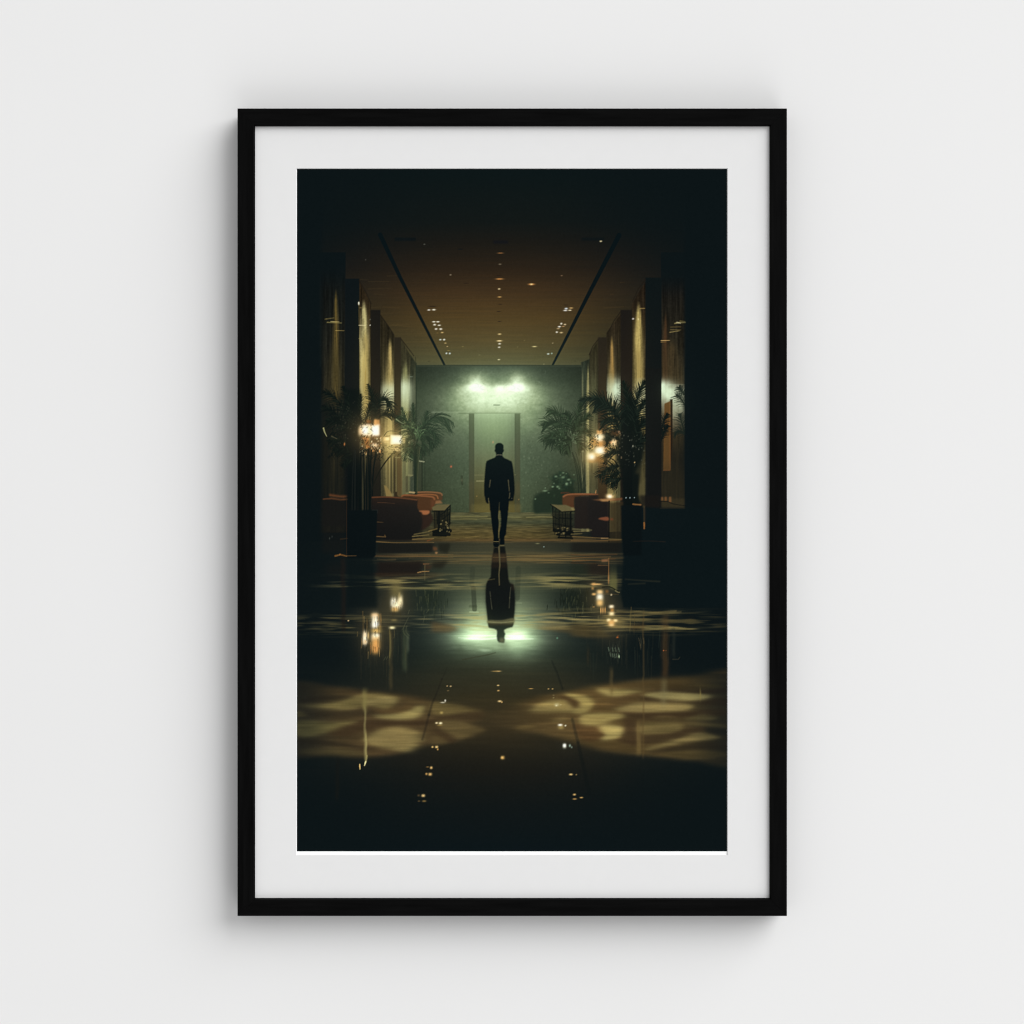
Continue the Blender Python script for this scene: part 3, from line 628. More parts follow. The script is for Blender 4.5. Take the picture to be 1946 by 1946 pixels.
    blob(945, 1196, 85, 30, (110, 122, 96), .13, 'light'); blob(905, 1226, 24, 15, (120, 136, 110), .14, 'light'); blob(984, 1228, 26, 17, (120, 136, 110), .16, 'light')
    for x, y, rx, ry in ((712, 1200, 26, 40), (752, 1140, 20, 30), (1137, 1130, 20, 30), (1162, 1180, 20, 30)): blob(x, y, rx, ry, (112, 80, 40), .34, 'light')
    # dark slots of the ceiling mirrored, faint
    for q, w0, w1, a in ([(1800, 900), (1740, 1060), (1680, 1200), (1640, 1340)], 2, 4.5, .34), ([(1640, 1340), (1600, 1500), (1560, 1640)], 4.5, 4, .30), ([(1860, 760), (1830, 840), (1800, 900)], 1, 2, .25):
        stroke(zJ(q), w0, w1, (24, 22, 20), a, 3.2)
    for q, w0, w1, a in ([(1470, 680), (1540, 840), (1600, 1020)], 2, 4, .34), ([(1720, 1390), (1760, 1560), (1790, 1680)], 5, 6, .30), ([(1790, 1680), (1840, 1900), (1930, 2300)], 6, 8, .35):
        stroke(zK(q), w0, w1, (14, 20, 20), a, 3.4)
    # upright streaks mirrored from the lit panels
    for x, y0, y1, w, c, a in ((693.5, 1310, 1352, 9, (132, 122, 72), .6), (693.5, 1345, 1452, 4.2, (150, 140, 90), .5), (695.5, 1390, 1440, 3.4, (176, 164, 104), .5), (742, 1196, 1310, 6.5, (80, 68, 44), .5), (741, 1200, 1250, 3, (126, 112, 68), .5), (769, 1195, 1275, 9, (64, 72, 52), .6), (774, 1205, 1240, 6, (84, 92, 70), .5),
                               (1213, 1372, 1434, 9, (122, 100, 60), .55), (1222, 1160, 1440, 3.5, (92, 72, 44), .35), (1264, 1168, 1196, 14, (96, 68, 42), .45), (1263, 1200, 1288, 12, (66, 47, 31), .7), (1261, 1290, 1345, 12, (124, 116, 80), .35), (1161, 1270, 1320, 7, (96, 78, 48), .5), (1330, 1310, 1330, 2.4, (136, 118, 66), .55), (1280, 1195, 1250, 6, (38, 42, 36), .6),
                               (652, 1060, 1200, 9, (34, 27, 23), .5), (1117, 1232, 1262, 5, (52, 44, 30), .4), (1197, 1160, 1200, 1.2, (112, 98, 60), .6), (1205, 1165, 1205, 1.1, (84, 70, 44), .5), (1217, 1210, 1232, 2.4, (70, 66, 50), .5), (641, 1440, 1520, 7, (22, 24, 22), .6)):
        s = box(x - w * 2, y0 - 20, x + w * 2, y1 + 20)
        xo = noise(30, 12, 97)[s] * .8
        mk = np.exp(-.5 * np.abs((XX[s] - x + xo) / (w * .42)) ** 2.4) * sstep(y0 - 9, y0 + 9, YY[s]) * sstep(y1 + 7, y1 - 10, YY[s]) * a * (1 + .2 * vs[s])
        put(mk, c, s)
    stroke(zJ([(880, 1840), (872, 1900), (855, 1935)]), 3.6, 1.4, (166, 154, 98), .65, 1.6); stroke([(683.2, 1452), (683.8, 1461)], 2, 1.4, (226, 190, 120), .9); stroke([(694.5, 1447), (692.5, 1454)], 2.6, 1.4, (236, 220, 160), .9)
    rect(620, 1075, 655, 1090, (30, 26, 23), 8, .5)
    for i in range(90):
        left = r2.random() < .5; x = r2.uniform(680, 775) if left else r2.uniform(1105, 1275); y = r2.uniform(1195, 1250)
        stroke([(x, y), (x + r2.normal(0, 1.5), y + r2.uniform(20, 60))], 1.6, .8, (78, 68, 46) if r2.random() < .7 else (60, 70, 54), r2.uniform(.06, .22), 1.8)
    # mirrored ceiling lights
    for z, rows in ((zK, [(812, 805, 46, 8, (206, 170, 108)), (770, 805, 50, 4, (150, 124, 76)), (812, 978, 18, 9, (232, 194, 128)), (815, 1042, 18, 9, (214, 172, 108)), (832, 1172, 30, 13, (240, 204, 140)), (858, 1184, 12, 9, (220, 176, 112)), (190, 985, 12, 7, (196, 166, 116)), (232, 989, 14, 9, (206, 176, 124)), (200, 1042, 16, 6, (120, 98, 66)), (1214, 1019, 34, 6, (180, 142, 84)), (1428, 1021, 12, 7, (190, 154, 98)), (1478, 1021, 12, 7, (200, 164, 104)),
                          (165, 1165, 12, 18, (224, 220, 200)), (135, 1188, 36, 8, (196, 190, 164)), (60, 1438, 20, 14, (232, 214, 166)), (108, 1441, 26, 17, (255, 240, 190)), (100, 1465, 40, 12, (140, 116, 68)), (10, 1732, 16, 14, (220, 182, 112)), (60, 1732, 24, 18, (240, 204, 132)), (74, 1760, 12, 14, (196, 150, 84)), (1530, 1215, 40, 26, (176, 166, 118)), (1525, 1225, 14, 11, (218, 210, 166)), (1580, 1215, 8, 6, (190, 178, 130)), (1490, 1130, 12, 10, (130, 116, 78)), (1490, 1098, 14, 6, (120, 104, 70)),
                          (1580, 1490, 46, 34, (146, 126, 76)), (1572, 1462, 34, 17, (255, 252, 228)), (1636, 1470, 14, 11, (226, 222, 190)), (1625, 1718, 28, 36, (236, 238, 214)), (1624, 1712, 20, 22, (255, 255, 246)), (1690, 1715, 16, 22, (140, 158, 140)), (1712, 1735, 12, 16, (110, 126, 112)), (868, 1862, 30, 28, (190, 148, 84)), (862, 1862, 18, 16, (226, 184, 112)), (1535, 400, 14, 14, (92, 130, 104)), (120, 1312, 24, 20, (168, 144, 84))]),
                    (Z(560, 1350, 4.6), [(1192, 498, 14, 14, (232, 188, 118)), (1160, 492, 16, 6, (128, 96, 56)), (1150, 552, 12, 12, (196, 150, 88)), (1182, 555, 20, 16, (226, 180, 110)), (1122, 742, 20, 15, (232, 196, 130)), (1082, 740, 14, 12, (74, 60, 42)), (1130, 790, 22, 10, (124, 98, 58)), (1085, 790, 14, 7, (84, 68, 46))]),
                    (Z(960, 1350, 4.546), [(565, 550, 20, 9, (240, 200, 130)), (612, 552, 9, 5, (150, 124, 80)), (596, 724, 16, 9, (226, 184, 116)), (598, 762, 22, 7, (176, 138, 82)), (656, 750, 18, 7, (196, 156, 94))])):
        k = 6.44 if z is zK else 4.6
        for x, y, w, h, c in rows:
            (X0, Y0), = z([(x, y)]); blob(X0, Y0, max(.75, w / k * .60), max(.6, h / k * .60), c, .95, p=2.5)
    spots(zJ, [(655, 187, 11, 10, (236, 190, 140))])
    # mirrored lamps
    for z, rows in ((zG, [(1240, 1420, 70, 110, (130, 116, 70), .6), (1210, 1575, 34, 55, (255, 250, 226), 1), (1245, 1600, 50, 52, (255, 240, 200), 1), (1290, 1555, 28, 62, (255, 238, 190), .95), (1225, 1660, 40, 26, (220, 176, 106), .9), (1280, 1480, 12, 30, (160, 140, 90), .6), (1190, 1883, 34, 16, (255, 240, 180), .95), (1215, 1790, 34, 14, (140, 120, 72), .6)]),
                    (zJ, [(980, 120, 44, 26, (228, 176, 112), .9), (980, 190, 38, 78, (255, 244, 214), 1), (985, 240, 40, 34, (255, 250, 230), 1), (995, 310, 54, 26, (222, 180, 100), .85), (985, 385, 48, 46, (255, 238, 194), 1), (1000, 370, 34, 20, (255, 250, 226), .9), (988, 470, 50, 74, (220, 166, 96), .98), (985, 540, 42, 50, (206, 150, 84), .98), (855, 400, 26, 70, (255, 244, 216), 1), (858, 355, 16, 40, (246, 220, 176), .9), (858, 450, 28, 26, (238, 210, 164), .9), (898, 370, 10, 44, (222, 190, 130), .8), (1035, 270, 26, 24, (150, 120, 66), .6)]),
                    (zI, [(350, 1445, 36, 26, (246, 206, 140), .95), (350, 1510, 38, 40, (255, 248, 222), 1), (350, 1580, 40, 40, (240, 196, 124), .95), (310, 1352, 64, 9, (236, 190, 120), .9), (275, 1350, 26, 16, (214, 164, 98), .9), (262, 1400, 16, 18, (176, 132, 78), .8), (278, 1473, 24, 14, (228, 180, 112), .95), (437, 1440, 20, 20, (120, 82, 46), .8), (492, 1625, 28, 20, (255, 236, 196), 1), (500, 1670, 22, 26, (196, 140, 76), .8), (494, 1712, 32, 22, (255, 232, 176), 1), (460, 1790, 24, 18, (255, 236, 180), 1), (540, 1795, 26, 16, (255, 226, 164), 1), (492, 1825, 38, 36, (228, 180, 112), .95), (492, 1850, 26, 14, (240, 210, 150), .7), (362, 1670, 7, 36, (230, 176, 104), .9), (388, 1670, 7, 36, (220, 166, 98), .9), (414, 1668, 7, 36, (200, 150, 90), .9), (275, 1628, 14, 10, (150, 116, 70), .8), (458, 1280, 8, 60, (206, 150, 90), .8), (490, 1480, 9, 11, (240, 214, 170), .9), (510, 1320, 50, 70, (116, 112, 70), .5)])):
        for x, y, w, h, c, a in rows:
            (X0, Y0), = z([(x, y)]); blob(X0, Y0, w / 6.44 * .80, h / 6.44 * .80, c, a, p=2.5)
    r = np.random.default_rng(44)
    for i in range(34):   # rippled edges of those mirrored lamps
        x = r.uniform(690, 722); y = r.uniform(1168, 1240); stroke([(x, y), (x + r.normal(0, .8), y + r.uniform(5, 16))], 1.1, .6, (24, 22, 18) if r.random() < .7 else (190, 150, 90), .55, .9)
    for i in range(20):
        x = r.uniform(742, 766); y = r.uniform(1130, 1165); stroke([(x, y), (x + r.normal(0, .8), y + r.uniform(5, 14))], 1.0, .6, (60, 48, 28), .5, .9)
    for x, y0, y1, c in ((832, 70, 480, (120, 92, 54)), (880, 160, 320, (120, 92, 54)), (910, 330, 470, (120, 92, 54)), (925, 480, 600, (130, 84, 46)), (1040, 110, 240, (150, 112, 66)), (765, 320, 380, (110, 92, 56)), (815, 400, 520, (150, 112, 64)), (1052, 100, 260, (150, 112, 66)), (1020, 110, 200, (160, 112, 60)), (1160, 280, 640, (104, 92, 56)), (1215, 300, 400, (90, 80, 52))):
        stroke(zJ([(x, y0), (x + 4, (y0 + y1) / 2), (x - 2, y1)]), .9, .9, c, .7, .9)
    for q in ([(1390, 150), (1340, 250), (1330, 330), (1390, 400)], [(1370, 250), (1360, 320), (1400, 370)], [(1330, 270), (1310, 300)], [(1400, 60), (1385, 110)], [(1640, 50), (1610, 90)], [(1550, 20), (1548, 70)], [(1590, 120), (1570, 210)], [(1690, 120), (1600, 120)], [(1110, 630), (1090, 670)], [(1140, 620), (1120, 660)]):
        stroke(smooth(zJ(q), 6, False), 1.1, .8, (104, 106, 74), .4, 1.1)
    for x, y in ((460, 540), (508, 540), (543, 545), (585, 545), (480, 605), (508, 612), (533, 620), (556, 618), (585, 622)):
        stroke(zL([(x - 6, y - 26), (x + 4, y + 18)]), 1.5, 1.7, (150, 172, 138), .38)
    spots(zL, [(585, 625, 10, 22, (186, 208, 166)), (565, 390, 18, 12, (176, 96, 48)), (572, 372, 10, 8, (120, 60, 34)), (1130, 552, 9, 9, (190, 100, 60)), (1158, 553, 6, 8, (120, 70, 46))])
    for i in range(26): 
        x = r.uniform(455, 600); stroke(zL([(x, r.uniform(430, 560)), (x + r.normal(0, 10), r.uniform(600, 740))]), .8, .6, (60, 62, 50), .35)
    for q in ([(825, 400), (850, 520)], [(885, 400), (890, 470)], [(845, 470), (848, 540)], [(1240, 660), (1310, 660), (1330, 630)]): stroke(zL(q), 1.1, .7, (96, 84, 60), .5)
    # ---------------- furniture on the left
    rect(627, 944, 655, 952, (70, 44, 32), 1.0, .7); poly(zD([(340, 1590), (640, 1590), (640, 1932), (340, 1932)]), (23, 24, 23), 2.5, .9)
    poly(zD([(420, 1530), (560, 1552), (640, 1552), (640, 1580), (540, 1575), (420, 1560)]), (100, 56, 36), 1, .9); stroke(zD([(350, 1598), (450, 1590), (560, 1606), (635, 1600)]), 2.6, 3.2, (92, 54, 36), .85, 1.2)
    stroke(zD([(420, 1535), (560, 1556), (636, 1560)]), 1.2, 1.2, (44, 28, 24), .5)
    # wall details low on the left: leaning board, dark slats
    for x, y0, y1, c, w in ((1180, 1080, 1520, (52, 46, 30), 4), (1210, 1085, 1520, (64, 56, 36), 3), (1240, 1080, 1500, (128, 116, 72), 3), (1285, 1100, 1540, (104, 82, 50), 10), (1340, 1120, 1530, (92, 88, 60), 5), (1410, 1130, 1300, (112, 110, 76), 9), (1140, 1090, 1540, (96, 84, 52), 4), (1370, 1330, 1500, (66, 62, 44), 5), (1590, 1060, 1490, (40, 48, 36), 2.5), (1555, 1060, 1490, (34, 40, 30), 4), (1530, 1140, 1490, (52, 56, 42), 5)):
        stroke(zD([(x, y0), (x, y1)]), w, w, c, .7, 1.0)
    stroke(zD([(1230, 1092), (1320, 1092)]), 2, 1.6, (120, 110, 70), .8); stroke(zD([(1392, 1305), (1440, 1308)]), 2.2, 2, (138, 132, 92), .8); stroke(zD([(1520, 1132), (1580, 1142)]), 2.2, 2, (160, 162, 128), .85)
    # potted palm nearest the left pier
    K1 = (10, 17, 18)
    s = box(655, 740, 690, 1050); 
    poly(zD([(610, 260), (790, 250), (815, 500), (800, 900), (830, 1200), (800, 1500), (770, 1740), (640, 1740), (625, 1100), (615, 700)]), K1, 3, .9)
    poly(zD([(340, 420), (620, 400), (620, 900), (480, 800), (340, 600)]), (15, 22, 23), 7, .55)
    for i in range(60):
        x = r.uniform(420, 640); y = r.uniform(560, 1080); stroke(zD([(x, y), (x + r.normal(0, 40), y + r.normal(20, 40))]), 2.4, .8, K1, .8)
    G1, G1b = (12, 19, 18), (18, 26, 22)
    for k, (a, b, c, L, n, ang, sides) in enumerate((
            ((740, 900), (600, 330), (350, 290), 24, 30, 60, (1, -1)), ((740, 950), (560, 520), (345, 470), 24, 28, 60, (1, -1)), ((740, 850), (690, 430), (590, 225), 20, 24, 45, (1, -1)), ((760, 850), (800, 480), (805, 320), 16, 20, 45, (1, -1)),
            ((980, 700), (1010, 480), (895, 200), 19, 30, 58, (1, -1)), ((960, 690), (1060, 120), (1205, 560), 22, 30, 62, (1, -1)), ((1010, 640), (1090, 490), (1215, 600), 15, 16, 55, (1, -1)),
            ((740, 1050), (600, 820), (420, 900), 22, 22, 60, (1, -1)), ((740, 1100), (640, 960), (470, 1000), 20, 20, 60, (1, -1)), ((740, 1150), (660, 1080), (580, 1190), 16, 14, 60, (1, -1)), ((800, 850), (900, 520), (930, 450), 18, 20, 50, (1, -1)), ((790, 900), (870, 640), (960, 640), 18, 18, 55, (1, -1)),
            ((720, 800), (560, 640), (400, 640), 22, 20, 60, (1, -1)), ((830, 1000), (820, 760), (800, 600), 16, 18, 55, (1, -1)))):
        a, b, c = zD([a, b, c]); frond(a, b, c, G1, L, int(n * 1.15), ang, 1.9, .28, sides, 60 + k, .2, .95, G1b)
    # lamps seen through the leaves
    poly(zD([(975, 625), (1035, 625), (1042, 700), (965, 700)]), (196, 134, 76), 1.2, .9); blob(704, 824, 26, 24, (124, 80, 38), .50, 'light'); poly(zD([(796, 700), (880, 680), (960, 690), (1034, 686), (1034, 822), (930, 826), (850, 818), (800, 792)]), (255, 226, 184), 1.8, .97); poly(zD([(815, 730), (880, 700), (905, 760), (880, 806), (830, 796)]), (255, 250, 236), 2.2); poly(zD([(945, 705), (1028, 695), (1030, 812), (950, 816)]), (255, 252, 242), 1.8)
    for x, y, w, h, c, a in ((800, 770, 30, 60, (255, 216, 160), .7), (985, 655, 20, 40, (226, 164, 98), .8), (900, 650, 34, 28, (150, 84, 44), .7), (880, 900, 40, 55, (150, 84, 40), .7), (975, 940, 46, 30, (255, 226, 180), .95), (960, 1010, 26, 24, (220, 150, 84), .8), (1000, 1005, 20, 26, (226, 160, 92), .8), (1042, 1015, 14, 18, (216, 140, 80), .9), (890, 960, 26, 24, (200, 116, 56), .7), (608, 925, 8, 22, (200, 120, 66), .9), (860, 855, 50, 20, (190, 116, 60), .6), (1064, 760, 12, 90, (54, 36, 24), .4)):
        (X0, Y0), = zD([(x, y)]); blob(X0, Y0, w / 6.44 * .66, h / 6.44 * .66, c, a, p=2.6)
    for i in range(120):   # leaves in front of the first lamp
        x, y = r.uniform(800, 1010), r.uniform(640, 1040)
        if x > 935 and 700 < y < 815 and r.random() < .85: continue
        if 690 < y < 815 and r.random() < .62: continue
        an = r.normal(-1.0, .28) if r.random() < .7 else r.normal(.9, .4)
        l = r.uniform(14, 48); stroke(zD([(x, y), (x + l * math.cos(an), y + l * math.sin(an))]), r.uniform(.7, 1.9), .4, (92, 52, 28) if r.random() < .35 else (30, 22, 16), .82)
    for i in range(60):
        x, y = r.uniform(800, 1060), r.uniform(840, 1060); blob(*zD([(x, y)])[0], r.uniform(.5, 1.0), r.uniform(.5, 1.2), (236, 168, 96) if r.random() < .6 else (255, 226, 170), r.uniform(.3, .8))
    for i in range(60):
        x, y = r.uniform(800, 1090), r.uniform(950, 1120); an = r.uniform(.3, 2.6); l = r.uniform(14, 40); stroke(zD([(x, y), (x + l * math.cos(an), y + l * math.sin(an))]), 1.8, .6, K1, .85)
    for i in range(40):   # sparks of light in the dark crown
        x, y = r.uniform(480, 800), r.uniform(380, 920); blob(*zD([(x, y)])[0], .55, .7, (80, 76, 62), r.uniform(.2, .6))
    stroke(zD([(350, 730), (365, 780), (390, 830)]), 2.0, .8, (170, 168, 120), .9); stroke(zD([(450, 830), (520, 862)]), 2, .8, (110, 104, 76), .5)
    # stems
    for x0, x1, c, w in ((880, 900, K1, 9), (800, 812, K1, 6), (826, 812, (44, 40, 31), .9), (850, 838, K1, 4), (862, 850, (40, 37, 30), .9), (905, 940, K1, 5), (895, 885, (42, 39, 30), .9), (925, 1010, K1, 4), (935, 968, (42, 38, 30), .9), (945, 990, K1, 3), (700, 730, (24, 28, 27), 2), (735, 742, (26, 30, 28), 2)):
        stroke(bez(zD([(x0, 1740)])[0], zD([(x0, 1300)])[0], zD([(x1, 1000)])[0]), w, w * .6, c, .9, .9)
    stroke(bez(zD([(945, 1480)])[0], zD([(1020, 1200)])[0], zD([(1255, 985)])[0]), 2.2, 3.0, (22, 24, 20), .95); stroke(bez(zD([(560, 1390)])[0], zD([(590, 1340)])[0], zD([(640, 1310)])[0]), 1.8, 1.0, (24, 26, 24), .8)
    # second palm, greener, by the back wall
    G2, G2b = (25, 37, 28), (62, 92, 62)
    for k, (a, b, c, L, n, ang, sides) in enumerate((
            ((1500, 900), (1660, 440), (1935, 660), 40, 40, 72, (1,)), ((1500, 880), (1660, 480), (1900, 590), 12, 26, 45, (-1,)), ((1480, 880), (1600, 700), (1620, 530), 20, 18, 45, (1, -1)), ((1470, 860), (1380, 560), (1240, 600), 20, 20, 60, (1, -1)), ((1470, 840), (1450, 600), (1445, 430), 15, 18, 40, (1, -1)), ((1450, 850), (1380, 680), (1250, 640), 20, 18, 60, (1, -1)),
            ((1460, 860), (1330, 640), (1310, 480), 16, 16, 50, (1, -1)), ((1500, 880), (1640, 760), (1700, 960), 24, 20, 60, (1, -1)), ((1490, 880), (1580, 800), (1600, 1050), 22, 20, 55, (1, -1)), ((1470, 880), (1380, 780), (1330, 990), 22, 20, 55, (1, -1)), ((1470, 900), (1360, 930), (1340, 1120), 18, 16, 60, (1, -1)), ((1490, 900), (1500, 940), (1520, 1090), 18, 14, 50, (1, -1)), ((1500, 870), (1680, 640), (1760, 900), 26, 22, 60, (1, -1)), ((1470, 920), (1400, 960), (1430, 1120), 16, 14, 60, (1, -1)))):
        a, b, c = zD([a, b, c]); frond(a, b, c, (20, 31, 24) if k % 2 else G2, L * .95, int(n * 1.0), ang, 1.8, .30, sides, 90 + k, .15, .85, (36, 52, 37))
    for i in range(40):
        x, y = r.normal(1505, 38), r.normal(775, 34); an = math.pi / 2 + (x - 1500) / 60. + r.normal(0, .35); l = r.uniform(26, 78)
        p0 = np.array((x, y)); p1 = p0 + l * .55 * np.array((math.cos(an), math.sin(an) * .6)); p2 = p1 + l * .5 * np.array((math.cos(an) * .6, 1))
        stroke(zD([p0, p1, p2]), 1.7, .5, (66, 92, 60) if r.random() < .7 else (118, 144, 100), .55)
    for i in range(30):
        x, y = r.uniform(1310, 1450), r.uniform(650, 740); an = r.uniform(-.4, .9); l = r.uniform(16, 40); stroke(zD([(x, y), (x + l * math.cos(an), y + l * math.sin(an))]), 1.6, .6, (96, 116, 76), .45)
    for q in ([(1240, 620), (1280, 650), (1330, 680)], [(1380, 1080), (1440, 1115)]): stroke(zD(q), 1.8, .8, (150, 160, 118), .7)
    for x0, x1, w, c in ((1478, 1470, 6, (24, 34, 27)), (1492, 1510, 4, (40, 48, 34)), (1470, 1455, 3, (28, 38, 30)), (1500, 1530, 2, (62, 66, 46))):
        stroke(bez(zD([(x0, 1540)])[0], zD([(x0, 1250)])[0], zD([(x1, 960)])[0]), w, w * .6, c, .92)
    # the second lamp, just clear of the leaves
    blob(750, 836, 22, 18, (124, 94, 48), .50, 'light'); blob(752, 850, 13, 12, (110, 84, 46), .35, 'light')
    rect(741, 826.5, 762.8, 844.6, (255, 236, 190), 1.3); rect(745, 829.5, 761, 842, (255, 252, 238), 2.0)
    for x, y, w, h, c, a in ((1120, 868, 52, 46, (238, 206, 138), 1.0), (1135, 862, 30, 20, (255, 236, 180), .9), (1245, 780, 60, 24, (156, 136, 84), .5), (1335, 880, 20, 46, (226, 196, 130), .7), (1240, 945, 90, 14, (214, 190, 124), .8), (1250, 990, 60, 36, (240, 210, 140), .85), (1200, 1050, 100, 40, (130, 114, 68), .5)):
        (X0, Y0), = zD([(x, y)]); blob(X0, Y0, w / 6.44 * .66, h / 6.44 * .66, c, a, p=2.6)
    for y in (836, 890): stroke(zD([(1095, y), (1165, y - 4)]), 1.0, .8, (120, 100, 60), .5)
    stroke(zD([(1110, 830), (1165, 822)]), 1.4, 1.2, (70, 58, 36), .7); rect(739.8, 826, 741.2, 846, (180, 150, 96), .6, .7); stroke(zD([(1170, 933), (1305, 933)]), 1.2, 1.2, (196, 164, 100), .8)
    for i in range(26):
        x, y = r.uniform(1290, 1350), r.uniform(760, 960); an = r.uniform(1.9, 3.4); l = r.uniform(14, 38); stroke(zD([(x, y), (x + l * math.cos(an), y + l * math.sin(an))]), 1.3, .5, (40, 46, 28), .7)
    for i in range(44):
        x, y = r.uniform(1120, 1330), r.uniform(935, 1060); an = r.uniform(0, 6.28); l = r.uniform(12, 46); stroke(zD([(x, y), (x + l * math.cos(an), y + l * .6 * math.sin(an))]), 1.2, .5, (46, 42, 26), .6)
    stroke(smooth(zD([(1090, 830), (1130, 775), (1200, 765), (1300, 790)]), 6, False), 1.4, 1.0, (30, 30, 22), .75)
    # seats: orange leather, backs to us
    poly(zD([(1090, 1425), (1120, 1440), (1180, 1520), (1200, 1575), (1120, 1575)]), (134, 112, 66), .8, .95)
    poly(zD([(1500, 1540), (1510, 1506), (1760, 1518), (1800, 1530), (1808, 1600), (1760, 1640), (1500, 1600)]), (80, 49, 33), .9); stroke(smooth(zD([(1508, 1514), (1650, 1512), (1775, 1524), (1802, 1550)]), 6, False), 2.6, 2.6, (138, 88, 58), .85, 1.2)
    poly(zD([(1480, 1560), (1520, 1540), (1720, 1545), (1755, 1575), (1756, 1640), (1500, 1650)]), (80, 47, 29), .9); stroke(smooth(zD([(1500, 1544), (1640, 1540), (1730, 1552), (1752, 1590)]), 6, False), 2.2, 2.4, (152, 88, 52), .85, 1.3)
    poly(zD([(1700, 1620), (1780, 1615), (1810, 1650), (1700, 1660)]), (150, 96, 62), 1, .8); stroke(zD([(1405, 1515), (1460, 1518)]), 3, 3.2, (176, 150, 104), .85); stroke(zD([(1395, 1534), (1500, 1535)]), 1.6, 1.4, (24, 24, 20), .7)
    poly(smooth(zD([(1296, 1600), (1310, 1560), (1350, 1544), (1560, 1556), (1680, 1566), (1715, 1600), (1712, 1660), (1660, 1740), (1480, 1740), (1300, 1700)]), 5), (74, 42, 27), .9); stroke(smooth(zD([(1305, 1572), (1350, 1548), (1560, 1560), (1680, 1572), (1708, 1600)]), 6, False), 2.6, 3.6, (142, 80, 50), .85, 1.6)
    poly(zD([(1660, 1600), (1716, 1600), (1712, 1680), (1668, 1740)]), (100, 52, 34), 1.8, .7)
    poly(zD([(1490, 1735), (1660, 1735), (1700, 1850), (1640, 1932), (1560, 1980), (1480, 1960)]), (44, 28, 24), 1.4)
    poly(smooth(zD([(1500, 1744), (1560, 1736), (1640, 1738), (1648, 1765), (1620, 1786), (1566, 1786), (1550, 1758)]), 5), (156, 92, 58), .9)
    poly(smooth(zD([(942, 1585), (965, 1566), (1200, 1572), (1450, 1586), (1498, 1604), (1500, 1700), (1560, 1850), (1520, 1990), (1440, 2050), (1420, 2096), (1110, 2096), (1090, 2060), (1000, 2040), (945, 1800)]), 5), (27, 24, 23), .9)
    s, m = pmask(zD([(945, 1570), (1498, 1600), (1498, 1745), (945, 1745)]), 1.5); put(m * .75 * sstep(966, 946, YY[s]), (42, 28, 24), s)
    s, m = pmask(zD([(945, 1700), (1560, 1700), (1560, 2100), (945, 2100)]), 2); put(m * .7 * sstep(965, 1015, YY[s]) * (IMG[s][..., 0] < 60), (19, 20, 20), s)
    stroke(smooth(zD([(948, 1578), (1100, 1572), (1300, 1584), (1490, 1606)]), 6, False), 2.6, 3.0, (98, 54, 36), .85, 1.5); stroke(zD([(1010, 1640), (1220, 1648)]), 1.2, .8, (84, 52, 38), .6); stroke(zD([(1005, 1877), (1080, 1884)]), 1.6, 1, (84, 62, 40), .7)
    # slim side table
    def table(z, top, legs, c):
        poly(z(top), c, .7)
        for q, w in legs: stroke(z(q), w, w, (12, 15, 15), .92, .8)
    poly(zD([(1690, 1745), (1830, 1745), (1900, 1680), (1890, 1932), (1860, 1960), (1700, 1960)]), (50, 42, 28), 2, .6)
    poly(zD([(1690, 1745), (1890, 1700), (1885, 2010), (1700, 2010)]), (26, 25, 19), 2.2, .6)
    for xx in (1710, 1780, 1815, 1852, 1885): stroke(zD([(xx, 1760), (xx + 3, 2000)]), 1.6, 1.6, (13, 16, 15), .8, .9)
    for yy in (1800, 1870, 1935): stroke(zD([(1745, yy + 20), (1895, yy - 20)]), 1.3, 1.3, (14, 16, 15), .7, .9)
    table(zD, [(1676, 1700), (1740, 1664), (1800, 1662), (1905, 1664), (1832, 1738), (1690, 1738)], [([(1688, 1744), (1834, 1744)], 2.4), ([(1834, 1742), (1904, 1672)], 2), ([(1762, 1750), (1764, 1990)], 4.2), ([(1738, 1750), (1742, 1900)], 2), ([(1798, 1750), (1800, 1990)], 2), ([(1832, 1745), (1838, 1960)], 2), ([(1868, 1715), (1872, 1930)], 2), ([(1900, 1675), (1896, 1900)], 2.4), ([(1770, 1800), (1890, 1720)], 1.6), ([(1800, 1850), (1890, 1780)], 1.6), ([(1850, 1900), (1910, 1890)], 1.4), ([(1690, 1850), (1760, 1860)], 1.2), ([(1700, 1990), (1900, 1985)], 7), ([(1700, 2020), (1890, 2030)], 6), ([(1690, 2040), (1850, 2050)], 3)], (98, 86, 56))
    for i in range(16): blob(*zD([(r.uniform(1770, 1890), r.uniform(1860, 2010))])[0], .7, .9, (160, 140, 90), .7)
    for q, c in (([(1000, 2055), (1110, 2060), (1100, 2040)], (112, 82, 50)), ([(1440, 2055), (1640, 2035)], (130, 110, 66)), ([(1460, 2030), (1640, 1995)], (110, 96, 60)), ([(1440, 2090), (1700, 2080)], (140, 112, 66)), ([(990, 2118), (1200, 2130), (1700, 2128)], (126, 94, 56)), ([(1620, 2110), (1680, 2090)], (120, 62, 36)), ([(1640, 1990), (1740, 1960)], (128, 104, 60)), ([(1500, 2080), (1600, 2075)], (96, 76, 46))):
        stroke(zD(q), 2.0, 1.4, c, .75, 1.3)
    # mirrored dark of the seat and the table
    poly(zG([(1010, 855), (1700, 850), (1690, 960), (1010, 975)]), (24, 24, 22), 3, .85, 1.6); poly(zG([(1010, 1080), (1560, 1070), (1580, 1130), (1500, 1230), (1010, 1250)]), (30, 24, 22), 4, .85, 2); band(700, 830, 1088, 1100, (52, 36, 27), .7, 12, 2.4)
